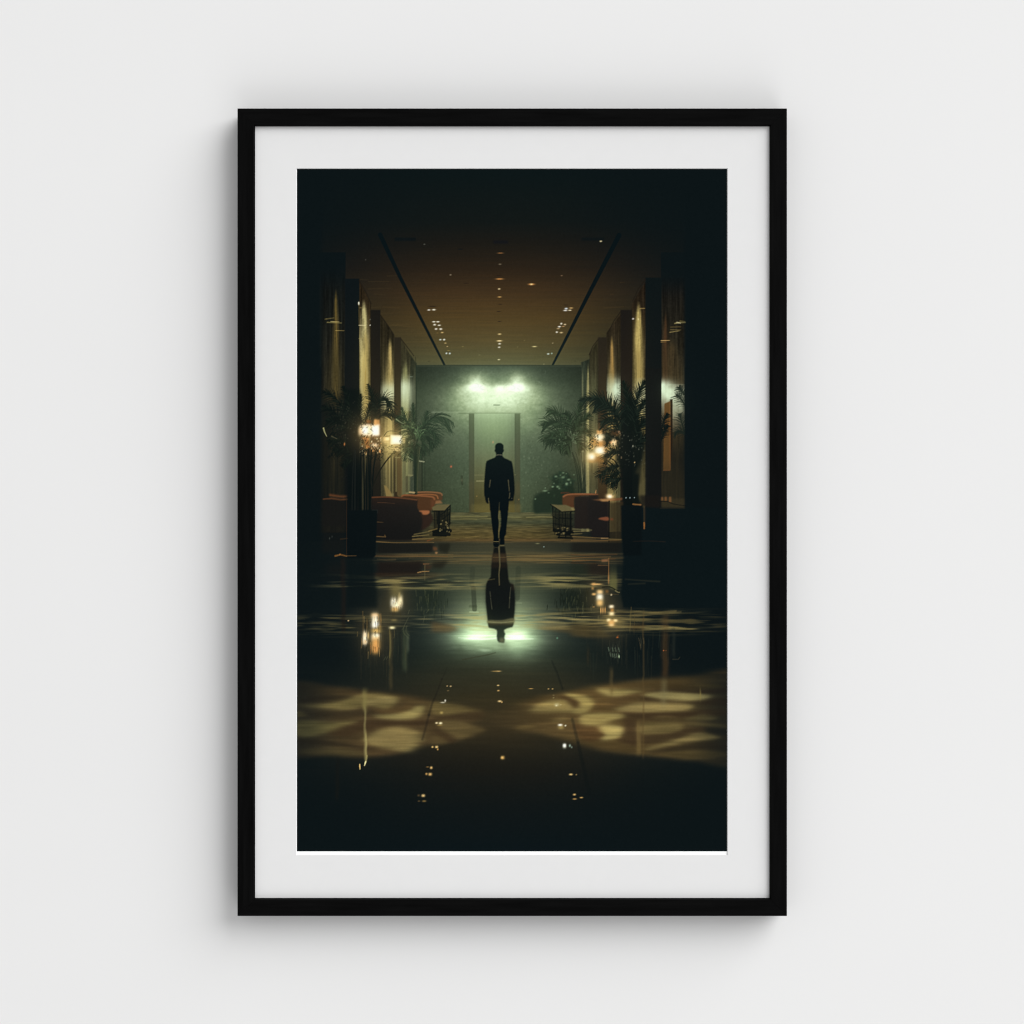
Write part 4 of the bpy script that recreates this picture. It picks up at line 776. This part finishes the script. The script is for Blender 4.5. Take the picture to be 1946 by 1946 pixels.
    poly(zG([(1690, 890), (1745, 900), (1740, 945), (1690, 935)]), (104, 62, 40), 1.4, .8); poly(zG([(1720, 955), (1750, 960), (1740, 980), (1715, 975)]), (186, 128, 84), 1, .85); poly(zG([(1750, 850), (1900, 850), (1890, 930), (1860, 980), (1770, 950)]), (28, 28, 22), 2, .75); poly(zG([(1680, 1080), (1880, 1060), (1800, 1160), (1680, 1150)]), (30, 28, 22), 3, .75)
    stroke(zG([(1575, 1104), (1640, 1102)]), 2, 1.6, (130, 82, 54), .75); poly(zG([(1580, 1115), (1680, 1110), (1660, 1170), (1590, 1175)]), (62, 42, 31), 2.4, .75); stroke(zG([(1505, 1208), (1560, 1196), (1640, 1194)]), 2.2, 1.4, (150, 112, 70), .8); stroke(zG([(1590, 1110), (1588, 1300)]), 1.2, 1, (110, 100, 66), .6)
    for q in ([(1000, 990), (1300, 985), (1650, 990)], [(950, 1010), (1200, 1020), (1500, 1005)], [(1010, 1045), (1120, 1055), (1230, 1050)], [(1650, 1000), (1930, 990)], [(1400, 1030), (1930, 1025)]): stroke(zG(q), 1.2, 2.2, (112, 86, 54), .40, 2.2)
    # pot and its dark mirror
    poly(zG([(640, 446), (1010, 440), (1008, 520), (985, 1005), (950, 1035), (650, 1035), (636, 900)]), (11, 18, 20), .9); stroke(zG([(945, 444), (1012, 446), (1012, 480)]), 1.0, 1.0, (38, 42, 40), .7)
    poly(zG([(640, 1030), (950, 1030), (1000, 1400), (1010, 1640), (640, 1640)]), (14, 22, 23), 3, .8)
    rect(612, 950, 655, 1050, (24, 24, 22), 4, .5); stroke(zG([(495, 1005), (560, 990), (632, 1008)]), 3.4, 2.2, (120, 78, 42), .85, 1.3); stroke(zG([(620, 1005), (750, 1004)]), 1.6, 1.2, (96, 70, 44), .7, 1.2); spots(zG, [(552, 985, 10, 8, (170, 112, 60)), (425, 790, 8, 20, (60, 64, 60)), (455, 770, 8, 16, (48, 52, 50))])
    stroke(zG([(560, 800), (640, 790)]), 2.4, 1.6, (62, 46, 30), .6, 1.6); stroke(zG([(632, 300), (632, 990)]), 1.4, 1.2, (54, 36, 26), .6)
    # ---------------- right side
    # plants by the back wall
    poly(smooth(zE([(1250, 1780), (1300, 1720), (1420, 1690), (1480, 1640), (1460, 1540), (1500, 1490), (1620, 1460), (1700, 1520), (1730, 1600), (1740, 1900), (1450, 1920), (1260, 1960)]), 5), (24, 35, 26), 2.2, .92)
    poly(zE([(1246, 1800), (1460, 1800), (1480, 1965), (1262, 1965)]), (27, 38, 29), 2.2, .92)
    for i in range(95):
        x, y = r.normal(1590, 70), r.normal(1570, 60); g = r.random(); blob(*zE([(x, y)])[0], r.uniform(.8, 2.2), r.uniform(.6, 1.8), (26, 42, 34) if g < .5 else (44, 60, 42), r.uniform(.4, .8))
    for x, y, w, h, g in ((1650, 1605, 20, 20, 1), (1480, 1640, 18, 12, 1), (1540, 1640, 20, 16, .9), (1520, 1515, 22, 14, .8), (1605, 1525, 26, 18, .7), (1675, 1553, 24, 16, .8), (1610, 1470, 18, 12, .7), (1740, 1493, 12, 8, .7), (1385, 1690, 34, 12, .9), (1390, 1655, 10, 10, .7), (1268, 1790, 12, 10, .9), (1560, 1660, 16, 14, .7), (1700, 1590, 14, 16, .6), (1430, 1715, 14, 9, .6), (1495, 1600, 12, 12, .6), (1575, 1500, 12, 10, .5), (1645, 1480, 10, 9, .6)):
        blob(*zE([(x, y)])[0], w / 6.44 * .6, h / 6.44 * .6, (126, 152, 116), g * .9, p=2.4)
    G3 = (18, 27, 20)
    for k, (a, b, c, L, n, ang) in enumerate((
            ((1700, 1000), (1600, 690), (1425, 720), 28, 24, 52), ((1700, 1020), (1540, 760), (1365, 890), 30, 26, 52), ((1700, 1050), (1530, 900), (1370, 1080), 30, 26, 52), ((1700, 1060), (1560, 1000), (1440, 1120), 22, 20, 55), ((1710, 1060), (1600, 1060), (1560, 1180), 20, 16, 55), ((1720, 1060), (1650, 1100), (1650, 1230), 18, 16, 50),
            ((1720, 1000), (1780, 760), (1860, 560), 22, 24, 50), ((1720, 1000), (1700, 800), (1640, 740), 20, 20, 55), ((1740, 1050), (1860, 900), (1930, 980), 22, 20, 55), ((1740, 1060), (1800, 1060), (1840, 1180), 20, 18, 55), ((1720, 1000), (1800, 840), (1930, 760), 22, 22, 50))):
        a, b, c = zE([a, b, c]); frond(a, b, c, G3 if k % 2 else (21, 30, 21), L * .95, int(n * .85), ang, 2.2, .30, (1, -1), 130 + k, .15, .92, (34, 48, 33))
    for i in range(50):
        x, y = r.normal(1690, 80), r.normal(1010, 80); an = r.uniform(.2, 2.9); l = r.uniform(14, 40); stroke(zE([(x, y), (x + l * math.cos(an), y + l * math.sin(an))]), 1.8, .6, (46, 66, 44) if r.random() < .75 else (104, 128, 94), .5)
    for x0, x1, w in ((1830, 1720, 3), (1800, 1715, 2.2), (1862, 1830, 3), (1880, 1850, 2.2), (1845, 1760, 2)):
        stroke(bez(zE([(x0, 1710)])[0], zE([(x0 - 10, 1450)])[0], zE([(x1, 1220)])[0]), w, w * .7, (28, 36, 28), .9)
    # wall lamps on the right
    poly(zF([(215, 1160), (440, 1150), (440, 1500), (215, 1500)]), (66, 54, 34), 5, .4)
    blob(1134, 848, 24, 26, (130, 88, 44), .5, 'light'); blob(1130, 870, 18, 14, (120, 84, 42), .5, 'light')
    poly(zF([(310, 755), (376, 750), (372, 830), (318, 830)]), (216, 158, 92), 1.0, .95)
    lamp_rows = ((345, 830, 52, 24, (255, 236, 190), 1), (340, 866, 36, 30, (255, 240, 206), 1), (350, 930, 40, 50, (206, 144, 76), .8), (290, 890, 40, 40, (176, 128, 70), .7), (250, 925, 26, 30, (206, 164, 100), .7), (355, 1005, 56, 42, (255, 248, 222), 1), (355, 1008, 36, 28, (255, 255, 250), 1), (250, 1080, 46, 42, (255, 240, 196), 1), (248, 1082, 26, 24, (255, 255, 240), 1), (330, 1050, 60, 22, (226, 186, 116), .8), (255, 965, 22, 20, (216, 178, 112), .8), (405, 1000, 40, 30, (196, 136, 70), .7), (330, 1110, 110, 38, (150, 104, 54), .7), (250, 1130, 40, 24, (180, 140, 80), .7), (520, 905, 26, 36, (255, 216, 160), .95), (480, 905, 20, 16, (220, 150, 96), .7), (530, 790, 60, 34, (110, 62, 38), .6), (585, 775, 14, 14, (206, 150, 110), .7))
    def lamps(k, g):
        for x, y, w, h, c, a in lamp_rows:
            (X0, Y0), = zF([(x, y)]); blob(X0, Y0, w / 6.44 * k, h / 6.44 * k, c, a * g, p=2.6)
    lamps(.78, 1)
    stroke(zF([(300, 1048), (390, 1040)]), 1.6, 1.4, (120, 90, 50), .7); stroke(zF([(318, 1075), (385, 1070)]), 2, 1.4, (230, 196, 130), .8)
    for x in range(270, 440, 14): stroke(zF([(x, 1085), (x + 2, 1150)]), .9, .8, (60, 44, 28), .6)
    # nearer palm on the right
    K2 = (9, 16, 17)
    poly(smooth(zF([(610, 560), (700, 380), (780, 420), (850, 700), (900, 900), (880, 1100), (850, 1300), (830, 1550), (860, 1700), (640, 1720), (620, 1500), (600, 1250), (560, 1050), (600, 800)]), 5), K2, 2.4, .93)
    for k, (a, b, c, L, n, ang, sides) in enumerate((
            ((680, 800), (740, 480), (640, 165), 24, 34, 50, (1, -1)), ((700, 800), (760, 430), (895, 160), 26, 36, 55, (1, -1)), ((720, 850), (800, 520), (900, 400), 22, 26, 55, (1, -1)), ((640, 740), (470, 250), (120, 400), 24, 40, 62, (1, -1)), ((640, 760), (520, 380), (300, 450), 26, 30, 62, (1, -1)), ((630, 780), (520, 560), (370, 660), 24, 24, 60, (1, -1)), ((640, 800), (560, 680), (420, 860), 22, 20, 60, (1, -1)),
            ((620, 1200), (480, 1160), (345, 1330), 22, 22, 58, (1, -1)), ((620, 1280), (540, 1240), (430, 1400), 20, 18, 58, (1, -1)), ((630, 1350), (560, 1330), (500, 1450), 18, 14, 58, (1, -1)), ((600, 1050), (480, 980), (400, 1100), 20, 20, 58, (1, -1)), ((740, 900), (840, 700), (900, 640), 22, 20, 55, (1, -1)), ((760, 1000), (850, 850), (905, 850), 18, 16, 55, (1, -1)), ((600, 900), (520, 800), (430, 880), 18, 18, 58, (1, -1)))):
        a, b, c = zF([a, b, c]); frond(a, b, c, (11, 18, 17), L * 1.15, int(n * .95), ang, 2.2, .26, sides, 170 + k, .18, .95, (20, 29, 25))
    lamps(.72, .80); blob(1139, 856, 6.0, 4.6, (255, 240, 200), .95, p=2.6); blob(1139, 856, 3.6, 2.8, (255, 255, 246), 1); blob(1124, 868, 5.0, 4.4, (255, 230, 176), .92); blob(1124, 868, 2.8, 2.6, (255, 255, 240), 1); blob(1139, 831, 5.4, 4.4, (255, 230, 180), .92); blob(1139, 831, 3, 2.4, (255, 250, 226), .9); blob(1166, 840, 3.2, 4, (255, 214, 160), .85); blob(1128, 842, 5, 6, (190, 140, 76), .5)
    for i in range(120):
        x, y = r.uniform(390, 640), r.uniform(760, 1260)
        if x < 480 and r.random() < .75: continue
        an = r.uniform(0, 6.28); l = r.uniform(12, 40); stroke(zF([(x, y), (x + l * math.cos(an), y + l * math.sin(an))]), r.uniform(1, 2.6), .6, K2, .85)
    for i in range(60):
        x, y = r.uniform(190, 330), r.uniform(800, 1000); an = r.uniform(0, 6.28); l = r.uniform(10, 30); stroke(zF([(x, y), (x + l * math.cos(an), y + l * math.sin(an))]), 1.6, .6, (22, 28, 22), .75)
    for i in range(60):
        x, y = r.uniform(440, 900), r.uniform(760, 1200); blob(*zF([(x, y)])[0], r.uniform(.4, .8), r.uniform(.5, 1.0), (206, 164, 120) if x < 620 else (96, 100, 84), r.uniform(.25, .7))
    spots(zF, [(775, 1150, 10, 12, (190, 160, 110)), (755, 950, 9, 16, (150, 150, 130)), (670, 1582, 4, 12, (150, 170, 170)), (718, 1582, 4, 12, (150, 170, 170)), (773, 1580, 5, 8, (150, 170, 170))])
    for k, (a, b, c, L) in enumerate((((1100, 800), (1120, 620), (1180, 560), 14), ((1100, 900), (1130, 760), (1180, 700), 14))):
        a, b, c = zF([a, b, c]); frond(a, b, c, (14, 22, 21), L, 14, 55, 2.0, .2, (1, -1), 210 + k)
    for k, (a, b, c, L) in enumerate((((1390, 330), (1330, 250), (1320, 230), 12), ((1400, 480), (1330, 330), (1290, 330), 16), ((1390, 800), (1340, 640), (1330, 560), 18), ((1400, 820), (1320, 720), (1270, 800), 16))):
        a, b, c = zF([a, b, c]); frond(a, b, c, (26, 34, 29), L, 14, 55, 1.8, .3, (1, -1), 220 + k, .1, .75)
    put(sstep(1299, 1303, XX[box(1295, 700, 1382, 1000)]), INK, box(1295, 700, 1382, 1000))
    rect(1226.5, 700, 1256, 1010, (19, 21, 21), .8, .9)
    # seats and glow at the right
    poly(zF([(840, 1420), (905, 1330), (900, 1555), (826, 1550)]), (96, 88, 58), 1.6, .55)
    poly(zF([(780, 1280), (860, 1120), (905, 1130), (905, 1555), (830, 1550), (840, 1300)]), (74, 66, 42), 2.5, .4)
    poly(smooth(zE([(1598, 1800), (1615, 1745), (1700, 1722), (1930, 1726), (2030, 1726), (2025, 1748), (1760, 1775), (1745, 1930), (1620, 1900)]), 4), (80, 44, 29), 1.0); stroke(smooth(zE([(1612, 1760), (1680, 1734), (1900, 1730), (2025, 1735)]), 6, False), 3.4, 2.4, (140, 80, 52), .88, 1.6)
    stroke(zE([(1585, 1715), (1680, 1710)]), 3, 2, (74, 38, 28), .7)
    poly(zF([(40, 1570), (330, 1545), (330, 1900), (250, 1960), (40, 1960)]), (31, 25, 24), 1.2); poly(zF([(200, 1590), (470, 1600), (470, 2060), (260, 2080), (200, 1900)]), (27, 24, 24), 2)
    poly(zF([(250, 1606), (420, 1590), (560, 1586), (625, 1580), (622, 1610), (560, 1618), (400, 1626)]), (104, 64, 43), .9); poly(zF([(340, 1600), (560, 1598), (480, 1622), (380, 1626)]), (196, 150, 92), 1.2, .7); poly(zF([(540, 1640), (630, 1630), (630, 1660), (560, 1670)]), (60, 40, 28), 1.4, .8)
    blob(*zF([(470, 1562)])[0], 5.2, 3.2, (255, 216, 150), .95, p=2.4); blob(*zF([(470, 1566)])[0], 3.0, 2.2, (255, 250, 230), 1); stroke(zF([(510, 1545), (545, 1495), (570, 1470)]), 3.4, 1.6, (104, 100, 66), .7, 1.2); stroke(zF([(298, 1520), (304, 1488)]), 2.6, 1, (176, 120, 76), .8)
    poly(zF([(470, 1640), (630, 1640), (625, 2130), (465, 2130)]), (46, 38, 26), 2, .8); stroke(zF([(464, 1620), (462, 2120)]), 2.2, 2, (16, 17, 17), .9); stroke(zF([(545, 1650), (548, 2080)]), 1.2, 1, (66, 56, 36), .5)
    poly(smooth(zF([(330, 1838), (370, 1822), (450, 1818), (452, 1862), (370, 1852)]), 5), (122, 66, 47), .9); blob(*zF([(495, 1845)])[0], 2.2, 1.8, (120, 54, 36), .7)
    poly(zH([(1480, 430), (1590, 470), (1720, 465), (1720, 770), (1510, 720)]), (26, 25, 20), 2.2, .6)
    for xx in (1505, 1540, 1580, 1620, 1665, 1690): stroke(zH([(xx, 450), (xx + 2, 740)]), 1.5, 1.5, (13, 16, 15), .8, .9)
    table(zH, [(1450, 372), (1530, 380), (1640, 380), (1700, 405), (1750, 445), (1690, 466), (1585, 460), (1500, 410)], [([(1452, 376), (1590, 466)], 2), ([(1590, 468), (1750, 455)], 2.2), ([(1480, 400), (1490, 690)], 2.4), ([(1520, 430), (1520, 640)], 1.8), ([(1560, 460), (1560, 770)], 2.6), ([(1600, 470), (1600, 600)], 1.8), ([(1640, 470), (1640, 770)], 2.2), ([(1700, 465), (1700, 760)], 3), ([(1480, 520), (1560, 560)], 1.6), ([(1560, 540), (1720, 550)], 1.8), ([(1490, 610), (1720, 650)], 1.8), ([(1500, 690), (1720, 720)], 7), ([(1540, 740), (1720, 740)], 6), ([(1550, 780), (1720, 788)], 3.4)], (98, 88, 58))
    for i in range(14): blob(*zH([(r.uniform(1520, 1690), r.uniform(640, 740))])[0], 1.3, .7, (150, 130, 84), .6)
    poly(zF([(0, 1700), (30, 1700), (46, 1735), (20, 1740), (-6, 1725)]), (130, 116, 74), .8, .9)
    for q, c in (([(20, 675), (250, 690)], (112, 104, 70)), ([(30, 705), (200, 700)], (120, 106, 68)), ([(20, 770), (250, 780), (450, 790)], (120, 92, 54)), ([(30, 800), (300, 795)], (96, 72, 44)), ([(370, 790), (450, 788)], (156, 120, 84)), ([(0, 820), (250, 825), (620, 808)], (116, 84, 50)), ([(460, 800), (620, 804)], (112, 92, 56)), ([(0, 740), (130, 730)], (110, 96, 60))): stroke(zI(q), 2.2, 1.4, c, .72, 1.4)
    poly(zI([(0, 845), (620, 835), (630, 960), (0, 960)]), (26, 25, 22), 4, .75, 2); poly(zI([(300, 1080), (460, 1130), (460, 1250), (200, 1230), (140, 1130)]), (36, 28, 24), 4, .7, 2); poly(zI([(0, 1110), (230, 1120), (220, 1230), (0, 1240)]), (34, 40, 30), 4, .6, 2)
    for q, c, w in (([(0, 990), (200, 1000), (560, 985)], (92, 62, 40), 3), ([(0, 1030), (250, 1020), (480, 1015)], (104, 74, 46), 3), ([(20, 1065), (200, 1060), (370, 1060)], (112, 76, 46), 3.5), ([(460, 1045), (540, 1040)], (96, 58, 38), 2), ([(330, 1120), (450, 1120)], (118, 82, 54), 2), ([(0, 1090), (300, 1100)], (60, 42, 28), 3)): stroke(zI(q), w * .7, w * .5, c, .7, 1.6)
    poly(zI([(370, 1048), (452, 1042), (452, 1074), (375, 1078)]), (140, 92, 62), .9, .85); stroke(zI([(460, 1030), (458, 1340)]), 1.2, 1.2, (150, 100, 60), .7)
    s, m = pmask(zI([(470, 1060), (555, 1060), (560, 1440), (470, 1390)]), 1.5); put(m * .8 * sstep(1060, 1120, YY[s]), (98, 96, 58), s)
    stroke(smooth(zI([(380, 1385), (480, 1385), (540, 1420), (590, 1445)]), 6, False), 2.0, 2.4, (14, 20, 19), .8); stroke(smooth(zI([(540, 1430), (570, 1448), (592, 1450)]), 6, False), 2, 1.6, (120, 112, 76), .8); stroke(zI([(390, 1470), (580, 1478)]), 1.4, 1, (92, 76, 48), .6)
    # dark right floor, pot, low cabinet
    poly(zI([(630, 400), (1900, 425), (1960, 425), (1960, 1640), (900, 1640), (640, 1640), (610, 1480), (640, 1000), (615, 760)]), (13, 22, 24), 1.6, .99)
    poly(zI([(610, 390), (870, 380), (860, 1000), (640, 1000), (620, 700)]), (11, 18, 20), 1.2)
    poly(zI([(840, 265), (1090, 265), (1090, 420), (870, 400)]), (25, 23, 21), 2, .8); stroke(zI([(755, 372), (850, 380)]), 2.4, 2.6, (150, 100, 58), .75); rect(1256.5, 947, 1300, 965, (58, 50, 34), 1.6, .6)
    for x0, x1, y0, y1 in ((1100, 1125, 285, 330), (1140, 1170, 282, 332), (1195, 1225, 282, 350)): rect(*zI([(x0, y0)])[0], *zI([(x1, y1)])[0], (124, 78, 48), .9, .8)
    stroke(zI([(1090, 335), (1180, 340), (1250, 370), (1390, 392)]), 2.0, 1.6, (20, 22, 20), .8); stroke(zI([(1090, 420), (1390, 420)]), 1.6, 1.2, (44, 38, 28), .5)
    for x, y0, y1, c, a in ((893, 400, 640, (58, 48, 34), .8), (893, 600, 670, (150, 92, 48), .8), (905, 430, 600, (34, 30, 26), .6)): stroke(zI([(x, y0), (x, y1)]), 3.0, 2.4, c, a, 1.6)
    stroke(zI([(760, 828), (950, 822), (1150, 832)]), 1.0, 1.4, (44, 34, 28), .6, 2); stroke(zI([(735, 1630), (738, 1800)]), 1.2, 1.0, (90, 76, 48), .6)
    # bands crossing the dark right floor again, in front of the cabinet's mirror
    for q, a in (([(560, 1680), (900, 1700), (1280, 1680)], .7), ([(740, 1728), (1000, 1722), (1340, 1690)], .5), ([(660, 1290), (850, 1305), (1080, 1318)], .22), ([(700, 1350), (900, 1340)], .2)): stroke(smooth(zI(q), 6, False), 1.6, 2.6, (112, 96, 60), a, 3)
    # ---------------- the man
    blob(945, 850, 125, 105, (80, 94, 72), .24); blob(945, 780, 150, 60, (90, 104, 80), .13)
    M = (8, 15, 18)
    refl = zH([(762, 890), (752, 960), (740, 1040), (728, 1150), (722, 1260), (690, 1300), (668, 1345), (660, 1430), (660, 1560), (672, 1680), (684, 1790), (692, 1870), (705, 1885), (765, 1897), (795, 1912), (800, 1940), (795, 1985), (803, 2040), (822, 2062), (885, 2068), (893, 2030), (888, 2000), (902, 1955), (888, 1938), (886, 1910), (920, 1892), (988, 1874), (1000, 1845), (1006, 1770), (1015, 1680), (1020, 1560), (1014, 1430), (998, 1355), (955, 1335), (940, 1290), (930, 1180), (915, 1060), (905, 960), (895, 890)])
    poly(refl, (18, 21, 20), 1.0, .97); poly(zH([(672, 1350), (1000, 1350), (1010, 1560), (985, 1780), (700, 1780), (668, 1560)]), (18, 22, 22), 5, .7)
    poly(zH([(745, 975), (908, 975), (918, 1085), (735, 1085)]), (70, 52, 36), 1.4, .75, 2.0); poly(zH([(735, 1095), (920, 1095), (926, 1150), (728, 1150)]), (40, 30, 24), 2, .6); stroke(zH([(748, 1022), (912, 1022)]), 1.0, 1.0, (120, 92, 58), .5, 1.4)
    poly(zH([(830, 2010), (888, 2005), (890, 2068), (825, 2060)]), (92, 86, 66), 2, .7)
    stroke(zH([(822, 890), (830, 1030), (834, 1120), (822, 1230), (828, 1362)]), 3.0, 1.6, (92, 84, 58), .85, 1.2)
    for q in ([(712, 1440), (720, 1500)], [(720, 1515), (728, 1580), (738, 1655)], [(968, 1385), (960, 1460), (954, 1520)], [(955, 1510), (948, 1640)]): stroke(zH(q), 1.2, 1.5, (96, 94, 72), .5, 1.1)
    poly(smooth(zH([(690, 1790), (850, 1792), (1000, 1765), (1000, 1830), (850, 1836), (690, 1830)]), 4), (104, 98, 68), 1.4, .75, 1.1); stroke(zH([(690, 1812), (850, 1822), (1000, 1806)]), 1.6, 1.6, (140, 134, 96), .6, 1.4); poly(zH([(690, 1836), (1000, 1836), (996, 1856), (700, 1856)]), (62, 50, 32), 1.6, .5)
    stroke(zH([(690, 1300), (770, 1288)]), 1.4, 1, (104, 92, 58), .6, 1.2); poly(zH([(960, 1340), (1000, 1360), (1012, 1420), (985, 1430)]), (48, 36, 26), 2, .6)
    body = zE([(790, 1252), (788, 1262), (770, 1285), (715, 1305), (672, 1326), (662, 1360), (654, 1430), (648, 1510), (642, 1600), (640, 1690), (643, 1750), (652, 1768), (654, 1795), (664, 1828), (682, 1846), (698, 1846), (693, 1822), (700, 1806), (708, 1835), (713, 1932), (935, 1932), (940, 1850), (947, 1806), (950, 1814), (985, 1816), (1000, 1806), (1004, 1765), (1010, 1740), (1015, 1680), (1012, 1590), (1006, 1500), (998, 1430), (988, 1370), (978, 1330), (935, 1308), (890, 1290), (868, 1268), (862, 1252)])
    poly(body, M, .7); poly(smooth(zE([(790, 1252), (786, 1230), (778, 1216), (768, 1196), (776, 1180), (774, 1150), (784, 1124), (806, 1108), (828, 1104), (852, 1109), (872, 1126), (880, 1150), (877, 1180), (884, 1192), (878, 1214), (868, 1226), (862, 1252), (826, 1262)]), 4), M, .7)
    stroke(smooth(zE([(792, 1253), (826, 1247), (860, 1253)]), 5, False), 1.1, 1.1, (96, 94, 78), .85, .8); stroke(smooth(zE([(790, 1259), (826, 1253), (862, 1259)]), 5, False), .9, .9, (60, 60, 52), .5, .8)
    poly(zH([(712, 320), (830, 320), (828, 345), (826, 400), (818, 470), (812, 520), (820, 565), (820, 620), (814, 700), (816, 760), (824, 800), (822, 850), (826, 872), (815, 893), (775, 897), (754, 882), (752, 850), (756, 800), (758, 778), (744, 690), (732, 580), (720, 480)]), M, .7)
    poly(zH([(826, 320), (942, 320), (936, 400), (932, 490), (918, 620), (908, 740), (892, 765), (887, 795), (892, 848), (886, 872), (840, 876), (828, 858), (834, 805), (822, 765), (826, 720), (846, 640), (850, 565), (842, 480), (832, 400)]), M, .7)
    stroke(zH([(828, 350), (822, 470), (818, 540), (832, 600), (822, 700), (818, 780)]), 1.0, 2.2, (112, 104, 66), .45, .9)
    for q in ([(718, 80), (712, 120), (705, 165)], [(936, 78), (943, 150), (950, 215)], [(955, 235), (952, 280), (946, 300)], [(693, 300), (698, 345)]): stroke(zH(q), 1.6, 1.1, (84, 80, 58), .8, .8)
    for q in ([(757, 830), (820, 830)], [(838, 878), (884, 876)]): stroke(zH(q), 1.3, 1.2, (120, 108, 70), .7, .8)
    stroke(zH([(768, 850), (790, 842), (806, 850)]), 1, 1, (44, 46, 40), .6); spots(zH, [(980, 300, 6, 8, (60, 60, 50)), (1295, 853, 34, 5, (130, 128, 90)), (1372, 893, 8, 8, (150, 170, 160)), (552, 275, 6, 8, (150, 118, 70)), (1065, 315, 8, 9, (140, 110, 66))])
    for q in ([(765, 906), (775, 902), (812, 902)],): stroke(zH(q), 1.2, 1.2, (70, 64, 46), .5)
    for (x, y, rx, ry, c, a) in ((944, 745, 60, 34, (120, 140, 112), .16), (944, 775, 130, 110, (80, 96, 72), .16), (1135, 850, 40, 34, (120, 84, 44), .10), (720, 832, 46, 34, (120, 84, 44), .12), (944, 1210, 70, 22, (110, 130, 104), .12)):
        blob(x, y, rx, ry, c, a, 'light')
    br = np.clip(IMG - 112, 0, None) * np.array((.96, 1.0, .92))
    for i in range(3): IMG[..., i] += .16 * blur(br[..., i], 6) + .30 * blur(br[..., i], 20)
    # faint paper grain, browns a touch less red
    d = np.clip(IMG[..., 0] - IMG[..., 1], 0, None) * np.interp(IMG[..., 0], [0, 110, 200], [.30, .16, 0]); IMG[..., 0] -= d * .55; IMG[..., 1] += d * .40
    IMG[:] = IMG + .55 * (IMG - np.stack([blur(IMG[..., i], 1.3) for i in range(3)], -1))
    IMG[:] += (fine * 1.3 + rng.normal(0, 1.0, (AH, AW)))[..., None] * (.35 + IMG.mean(-1, keepdims=True) / 130).clip(0, 1.4)
    np.clip(IMG, 0, 255, out=IMG)
paint()

# the inks as a colour attribute on a fine grid lying on the sheet
EXPO = 1.06                        # how bright the light makes white; inks are the photograph's values over it
lin = IMG / 255.0
lin = np.where(lin <= 0.04045, lin / 12.92, ((lin + 0.055) / 1.055) ** 2.4) / EXPO
STEP = 1.12
gw, gh = int(AW / STEP), int(AH / STEP)
gx = np.linspace(0, AW - 1, gw); gy = np.linspace(0, AH - 1, gh)
def resample(a):
    ax = np.stack([a[..., i] for i in range(3)], -1)
    x0 = np.minimum(gx.astype(int), AW - 2); fx_ = (gx - x0)[None, :, None]
    y0 = np.minimum(gy.astype(int), AH - 2); fy_ = (gy - y0)[:, None, None]
    r0 = ax[y0][:, x0] * (1 - fx_) + ax[y0][:, x0 + 1] * fx_
    r1 = ax[y0 + 1][:, x0] * (1 - fx_) + ax[y0 + 1][:, x0 + 1] * fx_
    return r0 * (1 - fy_) + r1 * fy_
cols = np.ones((gh, gw, 4), np.float32); cols[..., :3] = resample(lin.astype(np.float32))
IY = PY - 0.0001
QX0, QZ1 = px(564.3, 320.9, IY); QX1, QZ0 = px(1381.7, 1617.8, IY)
co = np.empty((gh, gw, 3), np.float32)
co[..., 0] = np.linspace(QX0 - OX, QX1 - OX, gw)[None, :]; co[..., 1] = IY; co[..., 2] = np.linspace(QZ1 - OZ, QZ0 - OZ, gh)[:, None]
idx = np.arange(gh * gw, dtype=np.int32).reshape(gh, gw)
quads = np.stack([idx[1:, :-1], idx[1:, 1:], idx[:-1, 1:], idx[:-1, :-1]], -1).reshape(-1, 4)
me = bpy.data.meshes.new("printed_picture")
me.vertices.add(gh * gw); me.vertices.foreach_set("co", co.ravel())
me.loops.add(quads.size); me.loops.foreach_set("vertex_index", quads.ravel())
me.polygons.add(len(quads)); me.polygons.foreach_set("loop_start", np.arange(0, quads.size, 4, dtype=np.int32))
me.update(calc_edges=True)
ca = me.color_attributes.new("ink", 'FLOAT_COLOR', 'POINT'); ca.data.foreach_set("color", cols.ravel())
m, nt, b, N = nodes_of("printed_inks")
at = N("ShaderNodeAttribute", attribute_name="ink"); nt.links.new(at.outputs["Color"], b.inputs["Base Color"])
b.inputs["Roughness"].default_value = 0.8; b.inputs["Specular IOR Level"].default_value = 0.0
me.materials.append(m)
pic = bpy.data.objects.new("printed_picture", me); scene.collection.objects.link(pic); pic.parent = sheet
pic["label"] = "dark lobby scene printed on the paper: man seen from behind, palms, lamps and glossy floor"
